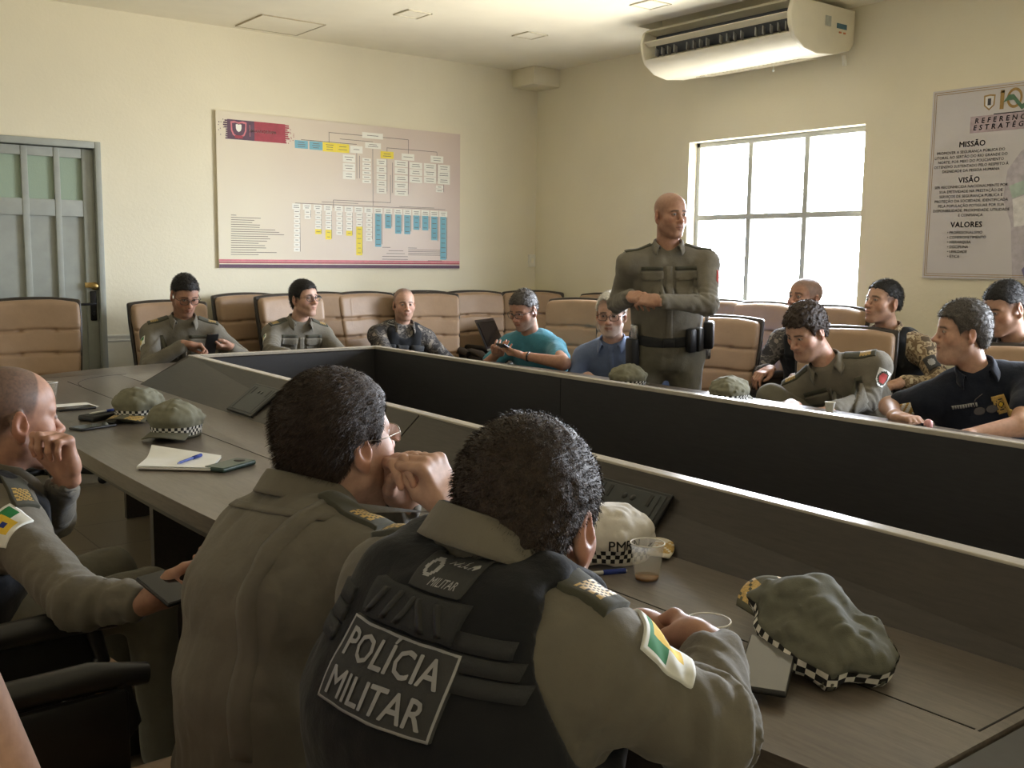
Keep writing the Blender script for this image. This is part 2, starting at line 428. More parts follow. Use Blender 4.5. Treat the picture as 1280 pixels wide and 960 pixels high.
def hand_prims(W, D, N, side, curl=(.35, .45, .5, .55), thumb=0.3, spread=.05, s=1.0, k=.006):
    """right hand side=+1, left -1. D towards fingers, N out of the palm. curl: total bend per finger 0..1"""
    D = nrm(D); Z = -nrm(N - D*np.dot(N, D)); X = np.cross(D, Z)*side   # X towards the little finger
    W = V(*W)
    def T(x, y, z): return W+(X*x+D*y+Z*z)*s
    Rm = np.stack([np.cross(D, Z), D, Z], 1)
    P = [P_bx(T(.002, .052, 0), V(.038, .045, .0125)*s, .0115*s, Rm, .02),
         P_ec(T(0, -.02, 0), T(0, .03, 0), np.cross(D, Z), (.027*s, .02*s), (.033*s, .0155*s), .02),
         P_el(T(-.022, .04, -.011), V(.018, .032, .0145)*s, .015, R=Rm), P_el(T(.023, .035, -.009), V(.014, .032, .0125)*s, .015, R=Rm)]
    mc = [(-.0295, .093), (-.0095, .098), (.0115, .094), (.0305, .085)]
    ln = [(.043, .026, .021), (.047, .030, .022), (.043, .028, .022), (.034, .021, .019)]
    rd = [.0092, .0094, .0090, .0080]
    if np.isscalar(curl): curl = (curl,)*4
    tips = []
    for i in range(4):
        c = curl[i]; a1, a2, a3 = (c if isinstance(c, (tuple, list)) else (c*1.25, c*1.75, c*1.05))
        x, y = mc[i]; p = T(x, y, .001); ang = 0; sp = (i-1.4)*spread
        for j, a in enumerate((a1, a2, a3)):
            ang += a; d = X*math.sin(sp)*math.cos(ang)+D*math.cos(ang)*math.cos(sp)-Z*math.sin(ang)
            q = p+d*ln[i][j]*s
            P.append(P_rc(p, q, (rd[i]-j*.0009)*s, (rd[i]-(j+1)*.0009)*s, k if j else .012))
            p = q
        tips.append(p)
    th = thumb   # 0 = along the side of the palm, 1 = across the palm
    b = T(-.026, .022, -.008); m = T(-.048+.022*th, .052, -.012-.026*th); n = T(-.056+.042*th, .082, -.018-.034*th); t = T(-.055+.06*th, .106, -.022-.038*th)
    P += [P_rc(b, m, .0155*s, .0122*s, .014), P_rc(m, n, .0118*s, .0104*s, .006), P_rc(n, t, .0104*s, .0085*s, .005)]
    return P, tips
def ik(S, W, l1, l2, hint):
    S, W = V(*S), V(*W); d = W-S; L = np.linalg.norm(d)
    if L > (l1+l2)*.995: k = L/((l1+l2)*.995); l1 *= k; l2 *= k
    a = (l1*l1-l2*l2+L*L)/(2*L); h = math.sqrt(max(l1*l1-a*a, 0)); n = d/L
    hv = V(*hint); hv = nrm(hv-n*np.dot(hv, n)); return S+n*a+hv*h
class Person: pass
def add_part(name, v, q, mats, parent, org, colors=None, midx=None):
    return link(name, npmesh(name, np.asarray(v)-org, q, mats, colors, midx=midx), parent)
def project(bvh, O, n, up, w, h, nx, ny, off=.004, far=.25, side=None, keep=None):
    """grid of nx*ny cells laid on a surface: rays start at O - n*far/2 heading along n; rim tucked into the surface. Returns verts, quads, (iu,iv) of each face"""
    n = nrm(n); up = nrm(up-n*np.dot(up, n)); s = nrm(np.cross(n, up)) if side is None else nrm(side)
    vs = np.zeros((ny+1, nx+1, 3)); ok = np.zeros((ny+1, nx+1), bool)
    for j in range(ny+1):
        for i in range(nx+1):
            p = O+s*(i/nx-.5)*w+up*(j/ny-.5)*h-n*far*.5
            hit = bvh.ray_cast(Vector(p), Vector(n), far)
            if hit[0] is None: continue
            nn = V(*hit[1]); nn = nn if nn @ n < 0 else -nn
            if -(nn @ n) < .18: continue
            vs[j, i] = V(*hit[0])+nn*off; ok[j, i] = True
    idx = np.arange((nx+1)*(ny+1)).reshape(ny+1, nx+1)
    fl, uv = [], []
    for j in range(ny):
        for i in range(nx):
            if ok[j, i] and ok[j+1, i] and ok[j, i+1] and ok[j+1, i+1]:
                if keep is None or keep((i+.5)/nx, (j+.5)/ny):
                    fl.append((idx[j, i], idx[j, i+1], idx[j+1, i+1], idx[j+1, i])); uv.append(((i+.5)/nx, (j+.5)/ny))
    v = vs.reshape(-1, 3)
    # skirt: duplicate boundary edges pushed into the surface
    from collections import Counter
    ec = Counter()
    for f in fl:
        for a, b in zip(f, f[1:]+f[:1]): ec[(min(a, b), max(a, b))] += 1
    vl = v.tolist(); low = {}; sk = []
    for f in list(fl):
        for a, b in zip(f, f[1:]+f[:1]):
            if ec[(min(a, b), max(a, b))] == 1:
                for t in (a, b):
                    if t not in low: low[t] = len(vl); vl.append((v[t]+n*(off+.003)).tolist())
                sk.append((b, a, low[a], low[b]))
    nf = len(fl)
    if not fl: return None
    F = np.array(fl+sk); used = np.unique(F); rm = np.full(len(vl), -1); rm[used] = np.arange(len(used))
    return np.array(vl)[used], rm[F], uv+[None]*len(sk)
def decal(name, bvh, parent, org, O, n, up, w, h, mats, colfn=None, nx=10, ny=10, off=.004, far=.25, side=None, label=None, keep=None):
    r = project(bvh, O, n, up, w, h, nx, ny, off, far, side, keep)
    if r is None: return None
    v, q, uv = r
    mi = [0 if (u is None or colfn is None) else colfn(*u) for u in uv]
    o = add_part(name, v, q, mats, parent, org, midx=mi)
    if label: o['label'] = label
    return o
def wrap_text(name, txt, bvh, parent, org, O, n, up, size, mat, off=.006, far=.3, side=None, wid=1.0, bold=.02, space=1.0, label=None, align='CENTER'):
    v, f = text_geo(txt, size, bold, space, align)
    n = nrm(n); up = nrm(up-n*np.dot(up, n)); s = nrm(np.cross(n, up)) if side is None else nrm(side)
    out = []
    for x, y in v:
        p = O+s*x*wid+up*y-n*far*.5; hit = bvh.ray_cast(Vector(p), Vector(n), far)
        if hit[0] is None: out.append(p+n*far*.5); continue
        out.append(V(*hit[0])-n*off)
    me = bpy.data.meshes.new(name); me.from_pydata([tuple(V(*p)-org) for p in out], [], f); me.materials.append(mat)
    o = link(name, me, parent)
    if label: o['label'] = label
    return o
def text_geo(txt, size, bold=.0, space=1.0, align='CENTER', extrude=0, line=1.0):
    cu = bpy.data.curves.new('t', 'FONT'); cu.body = txt; cu.size = 1.0; cu.align_x = align; cu.align_y = 'CENTER'
    cu.space_character = space; cu.space_line = line; cu.resolution_u = 2
    o = bpy.data.objects.new('t', cu); COL.objects.link(o); bpy.context.view_layer.update()
    dg = bpy.context.evaluated_depsgraph_get(); me = o.evaluated_get(dg).to_mesh()
    bm = bmesh.new(); bm.from_mesh(me); bmesh.ops.remove_doubles(bm, verts=bm.verts[:], dist=.002)
    bm.verts.ensure_lookup_table(); bm.verts.index_update()
    v = [(a.co.x*size, a.co.y*size) for a in bm.verts]; f = [tuple(a.index for a in p.verts) for p in bm.faces]
    bm.free(); o.evaluated_get(dg).to_mesh_clear(); bpy.data.objects.remove(o); bpy.data.curves.remove(cu)
    if bold:
        n = len(v); d = bold*size; sh = [(-d, 0), (d, 0), (0, d), (0, -d)]
        v = [(x+a, y+b) for a, b in sh for x, y in v]; f = [tuple(i+n*k for i in t) for k in range(4) for t in f]
    return v, f

def glasses_obj(parent, org, H, R, s, mat, lens, half=False, wid=.0262, hei=.0185, r=.0017):
    b = MB()
    def T(x, y, z): return tuple(H+R @ (V(x, y, z)*s)-org)
    for sg in (-1, 1):
        pts = []
        for k in range(20):
            a = 2*math.pi*k/20; ca, sa = math.cos(a), math.sin(a)
            px = math.copysign(abs(ca)**.7, ca)*wid; pz = math.copysign(abs(sa)**.7, sa)*hei
            xx = sg*.033+px; pts.append(T(xx, .1075-abs(xx)**2*3.2, .003+pz))
        b.tube(pts, r*s, 6, closed=True)
        b.tube([T(sg*.0585, .0965, .009), T(sg*.072, .085, .0105), T(sg*.079, .04, .008), T(sg*.0815, -.008, .014), T(sg*.079, -.025, .0), T(sg*.077, -.03, -.012)], r*s, 6)
    b.tube([T(-.0075, .1075, .006), T(0, .111, .0085), T(.0075, .1075, .006)], r*s, 6)
    o = b.build('glasses', mat, parent)
    lb = MB()
    for sg in (-1, 1):
        pts = []
        for k in range(20):
            a = 2*math.pi*k/20; ca, sa = math.cos(a), math.sin(a)
            xx = sg*.033+math.copysign(abs(ca)**.7, ca)*wid; pts.append(T(xx, .1075-abs(xx)**2*3.2, .003+math.copysign(abs(sa)**.7, sa)*hei))
        lb.faces_from(pts, [tuple(range(20))])
    lb.build('lens', lens, o)
    return o
def make_person(label, org, hip, neck, yaw, head, hyaw, hpitch=0, hroll=0, hs=1.0, arms=None, legs='sit', legyaw=None, feet=None,
                g=1.0, shw=.178, outfit='uniform', shirt_mat=None, trouser_mat=None, skin=(172, 128, 104), brow=(40, 30, 24), hair=None,
                scalp=None, scalp_line=None, beard=None, beard_a=.5, glasses=None, jaw=1.0, nose=1.0, fat=0., belly=0., rh=.004, rc_=.01, rhand=.004,
                collar=True, sleeve='long', slouch=.03, group=None, fold=1.0, hunch=.0, seed=1, arm_l=(.29, .255), lower=True, neck_r=.056, knees=None, sleeve_t=.66):
    """one person: the body is one mesh (root); hair and clothes are children"""
    P = Person(); org = V(*org); hip, neck, head = V(*hip), V(*neck), V(*head)
    u = nrm(neck-hip); f = ydir(yaw); f = nrm(f-u*np.dot(f, u)); s = np.cross(f, u); L = np.linalg.norm(neck-hip)
    P.u, P.f, P.s, P.neck, P.hip = u, f, s, neck, hip
    R = rot_head(hyaw, hpitch, hroll); P.R, P.head = R, head
    sp = lambda t: hip+u*L*t-f*slouch*math.sin(math.pi*min(t*1.05, 1))
    J = {}; E = {}; W = {}
    for sd in (1, -1):
        J[sd] = neck-u*.078+s*sd*shw+f*(.015+hunch)
    arms = arms or {}
    for sd in (1, -1):
        a = arms.get(sd) or dict(w=J[sd]-V(0, 0, .42)+ydir(yaw)*.2, d=ydir(yaw)-V(0, 0, .3), n=-s*sd, hint=-f+s*sd*.4)
        arms[sd] = a; W[sd] = V(*a['w'])
        E[sd] = V(*a['e']) if 'e' in a else ik(J[sd], W[sd], *arm_l, a.get('hint', s*sd*.6-u*.6-f*.3))
    P.J, P.E, P.W = J, E, W
    def torso(e, gg=g):
        pr = [P_ec(hip-u*.02, sp(.32), s, (.168*gg+e, .122*gg+e), (.152*gg+e, .116*gg+e), .05),
              P_ec(sp(.32), sp(.66), s, (.152*gg+e, .116*gg+e), (.172*(.5+.5*gg)+e, .122+e), .05),
              P_ec(sp(.66), sp(.86), s, (.172*(.5+.5*gg)+e, .122+e), (.150+e, .092+e), .05)]
        if belly: pr.append(P_el(sp(.30)+f*.05, (.135*gg, .12+belly, .15), .08, R=np.stack([s, f, u], 1)))
        for sd in (1, -1):
            pr.append(P_rc(sp(.80)+s*sd*.08, J[sd], .085+e, .060+e, .05))
            pr.append(P_rc(neck+s*sd*.03-u*.005, J[sd]+u*.008, .042+e, .038+e, .05))
        return pr
    # --- body (skin)
    vs, qs, cs = [], [], []
    nbase = srgb(*skin)
    def acc(v, q, c):
        qs.append(q+sum(len(x) for x in vs)); vs.append(v); cs.append(c)
    hp = head_prims(jaw, nose, fat)
    nl = np.linalg.inv(R) @ ((neck-u*.03)-head)/hs; nt = V(0, -.018, -.055)
    hp.append(P_rc(nl, nt, neck_r*1.06, neck_r, .03))
    hv, hq = sdf_mesh(hp, rh, smooth=1)
    if hair and scalp is None: scalp = (tuple(hair.get('rgb', (40, 34, 30))), .75)
    pc = paint_head(hv, skin, brow, scalp, scalp_line, beard, beard_a)
    acc((R @ (hv*hs).T).T+head, hq, pc)
    if sleeve == 'none': core = torso(-.014)
    else: core = torso(-.016)
    if sleeve == 'long':
        for sd in (1, -1): core += [P_rc(J[sd], E[sd], .042, .036, .02), P_rc(E[sd], W[sd]+nrm(E[sd]-W[sd])*.06, .036, .028, .02)]
    v, q = sdf_mesh(core, .016, smooth=1); acc(v, q, np.tile(nbase, (len(v), 1)))
    P.tips = {}
    for sd in (1, -1):
        a = arms[sd]
        pr, P.tips[sd] = hand_prims(W[sd], a['d'], a['n'], sd, a.get('curl', .4), a.get('thumb', .3), a.get('spread', .05), a.get('s', 1.0))
        el = E[sd]; fw = nrm(el-W[sd])
        if sleeve == 'short':
            pr += [P_rc(J[sd], el, .05*min(g, 1.1), .041, .02), P_rc(el, W[sd]+fw*.02, .043, .026, .02)]
        else:
            pr += [P_rc(W[sd]+fw*.13, W[sd]+fw*.01, .033, .0245, .02)]
        v, q = sdf_mesh(pr, rhand, smooth=1)
        c = np.tile(nbase, (len(v), 1)); tip = np.min([np.linalg.norm(v-t, axis=1) for t in P.tips[sd]], axis=0)
        w = np.clip(1-tip/.02, 0, 1)[:, None]*.5; c = c*(1-w)+c*np.array([1.02, .7, .62])*w
        acc(v, q, c)
    if lower:
        pass
    body = link('person', npmesh('person', np.concatenate(vs)-org, np.concatenate(qs), vcol_skin(), np.concatenate(cs)), None, org)
    prop(body, label, 'person', group); P.body = body; P.org = org
    # --- hair
    if hair:
        t = hair.get('t', .008); tt = hair.get('top', .0); ln = hair.get('line', HL_FULL); hh = hair.get('h', rh)
        pr = [P_el((0, -.012, .042), (.0765+t, .1+t, .083+t+tt)), P_el((0, .03, .04), (.063+t, .062+t*.7, .062+t+tt), .02), P_el((0, -.055, -.02), (.052+t, .05+t*.8, .07), .03)]
        zl = lambda X, Y, Z: np.interp(Y, *ln)+hair.get('wig', .005)*vnoise(X*110+0*Z, Y*110+0*Z, Z*40+0*X, seed)-Z+0*X
        nsd = seed*7
        def dsp(x, y, z):
            return hair.get('rough', .0022)*vnoise(x*120, y*75, z*120, nsd)+.6*hair.get('rough', .0022)*vnoise(x*260, y*200, z*260, nsd+1)
        v, q = sdf_mesh(pr, hh, clip=[(zl, .008)], disp=dsp, smooth=1)
        if hair.get('n'):
            sv, sq = strands(v, q, hair['n'], hair.get('len', .012), hair.get('w', .0005), hair.get('lean', (0, -.5, -.1)), seed)
            q = np.concatenate([q, sq+len(v)]); v = np.concatenate([v, sv])
        P.hair = add_part('hair', (R @ (v*hs).T).T+head, q, hair['mat'], body, org)
    if glasses:
        glasses_obj(body, org, head, R, hs, glasses[0], glasses[1], **(glasses[2] if len(glasses) > 2 else {}))
    # --- shirt
    e = .010
    pr = torso(e)
    for sd in (1, -1):
        fw = nrm(E[sd]-W[sd])
        if sleeve == 'long':
            pr += [P_rc(J[sd], E[sd], .064*(.6+.4*g), .053, .035), P_rc(E[sd], W[sd]+fw*.035, .054, .041, .025), P_rc(W[sd]+fw*.055, W[sd]+fw*.03, .0415, .0405, .008)]
        elif sleeve == 'short':
            m = J[sd]+(E[sd]-J[sd])*sleeve_t; pr += [P_rc(J[sd], m, .067*(.6+.4*g), .062, .035)]
    sd_ = seed*13
    amp = .0055*fold
    def dsp(x, y, z):
        n1 = vnoise(x*11, y*11, z*7, sd_); n2 = vnoise(x*24+n1*1.5, y*24, z*15, sd_+1)
        o = amp*(.5*n1+.6*(1-2*np.abs(n2))*.7)
        for sg in (1, -1):
            if sleeve != 'long': break
            d = np.sqrt((x-E[sg][0])**2+(y-E[sg][1])**2+(z-E[sg][2])**2); ax = nrm(E[sg]-J[sg]+(W[sg]-E[sg])*.6)
            tt = x*ax[0]+y*ax[1]+z*ax[2]
            o = o+amp*1.0*np.exp(-(d/.09)**2)*np.sin(tt*170+n2*3.5+n1*2)
            d2 = np.sqrt((x-W[sg][0])**2+(y-W[sg][1])**2+(z-W[sg][2])**2)
            o = o+amp*.7*np.exp(-(d2/.09)**2)*np.sin(tt*210+n2*4)
        return o
    nk = neck+u*.035+f*.012
    clip = [(lambda X, Y, Z: (X-nk[0])*u[0]+(Y-nk[1])*u[1]+(Z-nk[2])*u[2]-.0 + 0*X, .01)]
    if sleeve == 'short':
        for sd in (1, -1): pass
    v, q = sdf_mesh(pr, rc_, clip=clip, disp=dsp, smooth=1)
    sname = {'uniform': 'uniform_shirt', 'camo': 'camouflage_shirt', 'tshirt': 't_shirt', 'polo': 'polo_shirt', 'shirt': 'dress_shirt'}[outfit]
    P.shirt = add_part(sname, v, q, shirt_mat, body, org); P.bvh = bvh_of(v, q); P.torso = torso; P.sp = sp
    # --- trousers, boots
    if lower:
        ly = ydir(legyaw if legyaw is not None else yaw); ls = np.cross(ly, V(0, 0, 1)); pt = []; bt = {}
        for sd in (1, -1):
            hj = hip+ls*sd*.09*g-V(0, 0, .01)
            if legs == 'sit':
                kn = hip+ly*.43+ls*sd*.125; kn[2] = .53; an = kn+ly*.02; an[2] = .11
            elif legs == 'stand':
                kn = hip+ls*sd*.115+ly*.02; kn[2] = .5; an = hip+ls*sd*.13; an[2] = .1
            if knees and sd in knees: kn, an = V(*knees[sd][0]), V(*knees[sd][1])
            pt += [P_rc(hj, kn, .088*g+.004, .066, .04), P_rc(kn, an, .066, .052, .03)]
            bt[sd] = (an, ly if not (knees and sd in knees and len(knees[sd]) > 2) else nrm(V(*knees[sd][2])))
        pt.append(P_ec(hip-u*.05, hip+u*.06, s, (.17*g+.006, .125*g+.008), (.16*g+.006, .12*g+.008), .05))
        v, q = sdf_mesh(pt, max(rc_, .01), disp=lambda x, y, z: .006*vnoise(x*12, y*12, z*8, sd_+5)+.004*vnoise(x*28, y*28, z*16, sd_+6), smooth=1)
        P.trousers = add_part('trousers', v, q, trouser_mat, body, org)
        for sd in (1, -1):
            an, fd = bt[sd]; gz = an[2]-.10
            pr = [P_rc(an+V(0, 0, .06), an-V(0, 0, .04), .05, .045, .02), P_rc(an-fd*.02-V(0, 0, .065), an+fd*.15-V(0, 0, .07), .038, .032, .02), P_bx(an+fd*.06-V(0, 0, .09), (.045, .14, .012), .01, np.stack([np.cross(fd, V(0, 0, 1)), fd, V(0, 0, 1)], 1), .01)]
            v, q = sdf_mesh(pr, .012, smooth=1)
            add_part('boot' if outfit in ('uniform', 'camo') else 'shoe', v, q, MATS['boot_black'], body, org)
    if collar: make_collar(P, shirt_mat if collar is True else collar)
    return P
def make_collar(P, mat, rx=.069, ry=.078, stand=.032, fall=.046, gap=38, flare=.02):
    """folded shirt collar round the neck, open at the throat"""
    base = P.neck+P.u*.022+P.f*.012; ax = nrm(P.u*.9+nrm(P.head-P.neck)*.35); f = nrm(P.f-ax*np.dot(P.f, ax)); s = np.cross(f, ax)
    n = 44; rows = []
    prof = [(0., -.014, 0), (0., .3, 0), (.0, .75, 0), (.003, 1., 0), (.007, .95, 0), (.013, .45, .35), (.018, -.1, .8), (.021, -.38, 1.)]
    for i in range(n+1):
        a = math.radians(90+gap+(360-2*gap)*i/n); e = abs(i/n-.5)*2
        front = max(0, (e-.72)/.28); row = []
        for off, hh, w in prof:
            z = hh*stand*(1-.35*front) if hh >= 0 else hh*stand*(1+front*1.1)
            r = off*(1+front*.9)
            px = (rx+r)*math.cos(a); py = (ry+r+front*.012*w)*math.sin(a); row.append(base+s*px+f*py+ax*(z-front*.012))
        rows.append(row)
    m = len(prof); v = [p for r in rows for p in r]; q = []
    for i in range(n):
        for j in range(m-1): q.append((i*m+j, i*m+j+1, (i+1)*m+j+1, (i+1)*m+j))
    # thickness: offset copy
    v = np.array(v); q = np.array(q); nn = vnormals(v, q)
    v2 = v-nn*.0025; k = len(v); q2 = q[:, ::-1]+k; rim = []
    for i in range(n):
        rim.append((i*m, (i+1)*m, (i+1)*m+k, i*m+k)); rim.append(((i+1)*m+m-1, i*m+m-1, i*m+m-1+k, (i+1)*m+m-1+k))
    for j in range(m-1):
        rim.append((j+1, j, j+k, j+1+k)); t = n*m; rim.append((t+j, t+j+1, t+j+1+k, t+j+k))
    add_part('collar', np.concatenate([v, v2]), np.concatenate([q, q2, np.array(rim)]), mat, P.shirt, P.org)
# ------------------------------------------------------------------ palette
OLIVE = cloth('olive_uniform', (108, 103, 92)); OLIVE2 = cloth('olive_trouser', (100, 96, 84))
BLACKCLOTH = cloth('black_vest_cloth', (26, 27, 30), weave=500, fold=.3); NAVY = cloth('navy_polo', (24, 29, 42)); DENIM = cloth('dark_trouser', (40, 42, 50))
TEAL = cloth('teal_shirt', (62, 122, 140)); BLUESHIRT = cloth('blue_shirt', (100, 114, 144)); BLUE2 = cloth('bright_blue_shirt', (90, 130, 200)); WHITECLOTH = cloth('white_cloth', (205, 200, 192), fold=.2)
GREYCAMO = camo('grey_camouflage', [(60, 58, 58), (105, 100, 96), (75, 72, 70), (140, 132, 122)], 17); TANCAMO = camo('tan_camouflage', [(90, 78, 62), (165, 148, 120), (120, 102, 80), (190, 176, 148)], 17)
plain('boot_black', (24, 24, 24), .45); FRAME_B = plain('glasses_black', (22, 22, 24), .3); FRAME_M = plain('glasses_metal', (150, 140, 128), .3, .8)
H_BLACK = hair_mat('hair_black', (24, 21, 19)); H_BROWN = hair_mat('hair_brown', (50, 38, 29)); H_DBROWN = hair_mat('hair_dark_brown', (48, 36, 28)); H_GREY = hair_mat('hair_grey', (66, 61, 57)); H_WHITE = hair_mat('hair_white', (205, 202, 196))
GOLD = plain('gold_thread', (182, 150, 82), .5, .2, var=.3, scale=200); GREENP = plain('patch_green', (38, 122, 66), .8); WHITEP = plain('patch_white', (225, 226, 220), .8); YEL = plain('patch_yellow', (225, 190, 60), .8); BLUEP = plain('patch_blue', (40, 60, 140), .8); REDP = plain('patch_red', (175, 60, 55), .8)
GREYTXT = plain('reflective_grey', (150, 150, 150), .5); PATCHG = plain('patch_dark_grey', (58, 58, 58), .85, bump=.3, bscale=700, bdist=.001); BLACKP = plain('black_plastic', (20, 20, 22), .4); SILVER = plain('silver_metal', (190, 190, 192), .25, 1.); WEB = plain('black_webbing', (40, 41, 43), .8, bump=.4, bscale=500)
OLIVED = cloth('olive_dark_trim', (70, 69, 58), fold=.2); SCREEN = plain('phone_glass', (14, 15, 18), .08, var=.02); CHECKB = plain('checker_black', (24, 24, 25), .8); CHECKW = plain('checker_white', (220, 218, 210), .8)
def glass(name, tint, rough=.02, trans=.88):
    s = NT(name); s.t.nodes.remove(s.b); tr = s.n('ShaderNodeBsdfTransparent'); tr.inputs[0].default_value = (*tint, 1); gl = s.n('ShaderNodeBsdfGlossy'); gl.inputs['Roughness'].default_value = rough
    mx = s.n('ShaderNodeMixShader'); fr = s.n('ShaderNodeLayerWeight'); fr.inputs[0].default_value = .25
    m2 = s.n('ShaderNodeMath', operation='MULTIPLY_ADD'); m2.inputs[1].default_value = .6; m2.inputs[2].default_value = 1-trans
    s.l(fr.outputs['Fresnel'], m2.inputs[0]); s.l(m2.outputs[0], mx.inputs[0]); s.l(tr.outputs[0], mx.inputs[1]); s.l(gl.outputs[0], mx.inputs[2]); s.l(mx.outputs[0], s.out.inputs[0]); return s.m
LENS = glass('spectacle_lens', (.93, .94, .95), .05, .97); PANE = glass('window_pane', (.97, .98, 1.), trans=.95)
def cupmat():
    s = NT('cup_plastic'); s.t.nodes.remove(s.b); tr = s.n('ShaderNodeBsdfTransparent'); tr.inputs[0].default_value = (.98, .97, .95, 1); d = s.n('ShaderNodeBsdfTranslucent'); d.inputs[0].default_value = (.85, .83, .8, 1); g = s.n('ShaderNodeBsdfGlossy'); g.inputs['Roughness'].default_value = .15
    m1 = s.n('ShaderNodeMixShader'); m1.inputs[0].default_value = .14; m2 = s.n('ShaderNodeMixShader'); m2.inputs[0].default_value = .06
    s.l(tr.outputs[0], m1.inputs[1]); s.l(d.outputs[0], m1.inputs[2]); s.l(m1.outputs[0], m2.inputs[1]); s.l(g.outputs[0], m2.inputs[2]); s.l(m2.outputs[0], s.out.inputs[0]); return s.m
CUPM = cupmat()
def frost(name, c):
    s = NT(name); s.set(Base_Color=srgb(*c), Roughness=.35); s.bump(s.noise(120, 2), .3, .002); return s.m
FROST = frost('frosted_glass', (150, 168, 150)); COFFEE = plain('coffee_dregs', (150, 105, 50), .15)
# ------------------------------------------------------------------ clothing helpers
def vest(P, mat, e=.030, lo=.04, name='vest', h=.009, seed=3, hole=.092):
    u, f, s, n = P.u, P.f, P.s, P.neck; base = P.torso(e)[:3]
    pr = list(base)
    for sd in (1, -1):
        pts = [n+s*sd*.088-u*.15-f*.105, n+s*sd*.088-u*.02-f*.055, n+s*sd*.09+u*.004+f*.0, n+s*sd*.09-u*.03+f*.075, n+s*sd*.088-u*.13+f*.125]
        for a, b in zip(pts[:-1], pts[1:]): pr.append(P_ec(a, b, s, (.034, .026), (.034, .026), .03))
    for sd in (1, -1):
        pr.append(P_rc(P.J[sd]-s*sd*.012+f*.005, P.J[sd]+s*sd*.25+f*.02-u*.05, hole, hole+.02, .02, 's'))
    pr.append(P_rc(n+u*.012+f*.012, n+u*.3+f*.06, .066, .09, .02, 's')); pr.append(P_el(n+f*.10+u*.01, (.07, .07, .065), .02, 's'))
    z0 = P.hip+u*np.linalg.norm(P.neck-P.hip)*lo
    clip = [(lambda X, Y, Z: -((X-z0[0])*u[0]+(Y-z0[1])*u[1]+(Z-z0[2])*u[2])+0*X, .012)]
    v, q = sdf_mesh(pr, h, clip=clip, disp=lambda x, y, z: .003*vnoise(x*18, y*18, z*12, seed)+.0025*vnoise(x*45, y*45, z*30, seed+1), smooth=1)
    o = add_part(name, v, q, mat, P.body, P.org); P.vbvh = bvh_of(v, q); P.vest = o; return o
def flag_rn(u, v):       # green over white, gold shield with blue star, white edge
    if u < .07 or u > .93 or v < .09 or v > .91: return 0
    d = abs(u-.5)/.2; e = abs(v-.5)/.30
    if d < .32 and e < .32: return 3
    if d < 1 and e < 1: return 2
    return 1 if v > .5 else 0
def flag_br(u, v):
    a = abs(u-.5); b = abs(v-.5)
    if math.hypot(a*1.4, b) < .2: return 3
    return 2 if a/.42+b/.38 < 1 else 1
RNM = [WHITEP, GREENP, YEL, BLUEP]
def arm_frame(P, sd, t):
    a, b = P.J[sd], P.E[sd]; return a+(b-a)*t, nrm(a-b)
def sleeve_patch(P, sd, t=.42, w=.075, h=.055, mats=RNM, fn=flag_rn, nx=30, ny=22, tilt=0, out=None, name='flag_patch', label=None, keep=None, off=.004):
    """patch wrapped round the upper sleeve: columns run round the arm, rows along it"""
    c, up = arm_frame(P, sd, t); o = P.s*sd if out is None else out; o = nrm(o-up*np.dot(o, up)); sdv = np.cross(up, o); r = .062
    vs = []
    for j in range(ny+1):
        for i in range(nx+1):
            x, y = (i/nx-.5)*w, (j/ny-.5)*h; x, y = x+tilt*y, y-tilt*x; a = x/r; d = o*math.cos(a)+sdv*math.sin(a); p = c+up*y
            hit = P.bvh.ray_cast(Vector(p+d*.16), Vector(-d), .16); vs.append(V(*hit[0])+d*off if hit[0] else p+d*r)
    n0 = len(vs); I = lambda j, i: j*(nx+1)+i; fl, mi = [], []
    for j in range(ny):
        for i in range(nx):
            if keep is None or keep((i+.5)/nx, (j+.5)/ny): fl.append((I(j, i), I(j, i+1), I(j+1, i+1), I(j+1, i))); mi.append(fn((i+.5)/nx, (j+.5)/ny))
    cv = c; low = {}
    rim = [I(0, i) for i in range(nx)]+[I(j, nx) for j in range(ny)]+[I(ny, i) for i in range(nx, 0, -1)]+[I(j, 0) for j in range(ny, 0, -1)]
    if keep is None:
        for t_ in rim: low[t_] = len(vs); vs.append(vs[t_]-nrm(vs[t_]-(c+up*np.dot(vs[t_]-c, up)))*(off+.003))
        for a_, b_ in zip(rim, rim[1:]+rim[:1]): fl.append((b_, a_, low[a_], low[b_])); mi.append(0)
    ob = add_part(name, np.array(vs), np.array(fl), mats, P.shirt, P.org, midx=mi)
    if label: ob['label'] = label
    return ob
def epaulettes(P, gold=True, mat=OLIVED):
    for sd in (1, -1):
        a = P.neck+P.s*sd*.085-P.u*.0; b = P.J[sd]+P.u*.04+P.s*sd*.02; c = (a+b)/2; up = nrm(b-a)
        m = [mat, GOLD]
        decal('epaulette', P.bvh, P.shirt, P.org, c, -nrm(P.u+P.s*sd*.25), up, .052, np.linalg.norm(b-a), m, (lambda u, v: 1 if (gold and .5 < v < .86 and .15 < u < .85 and (int(v*28)+int(u*12)) % 3) else 0), 14, 28, .006, .3)
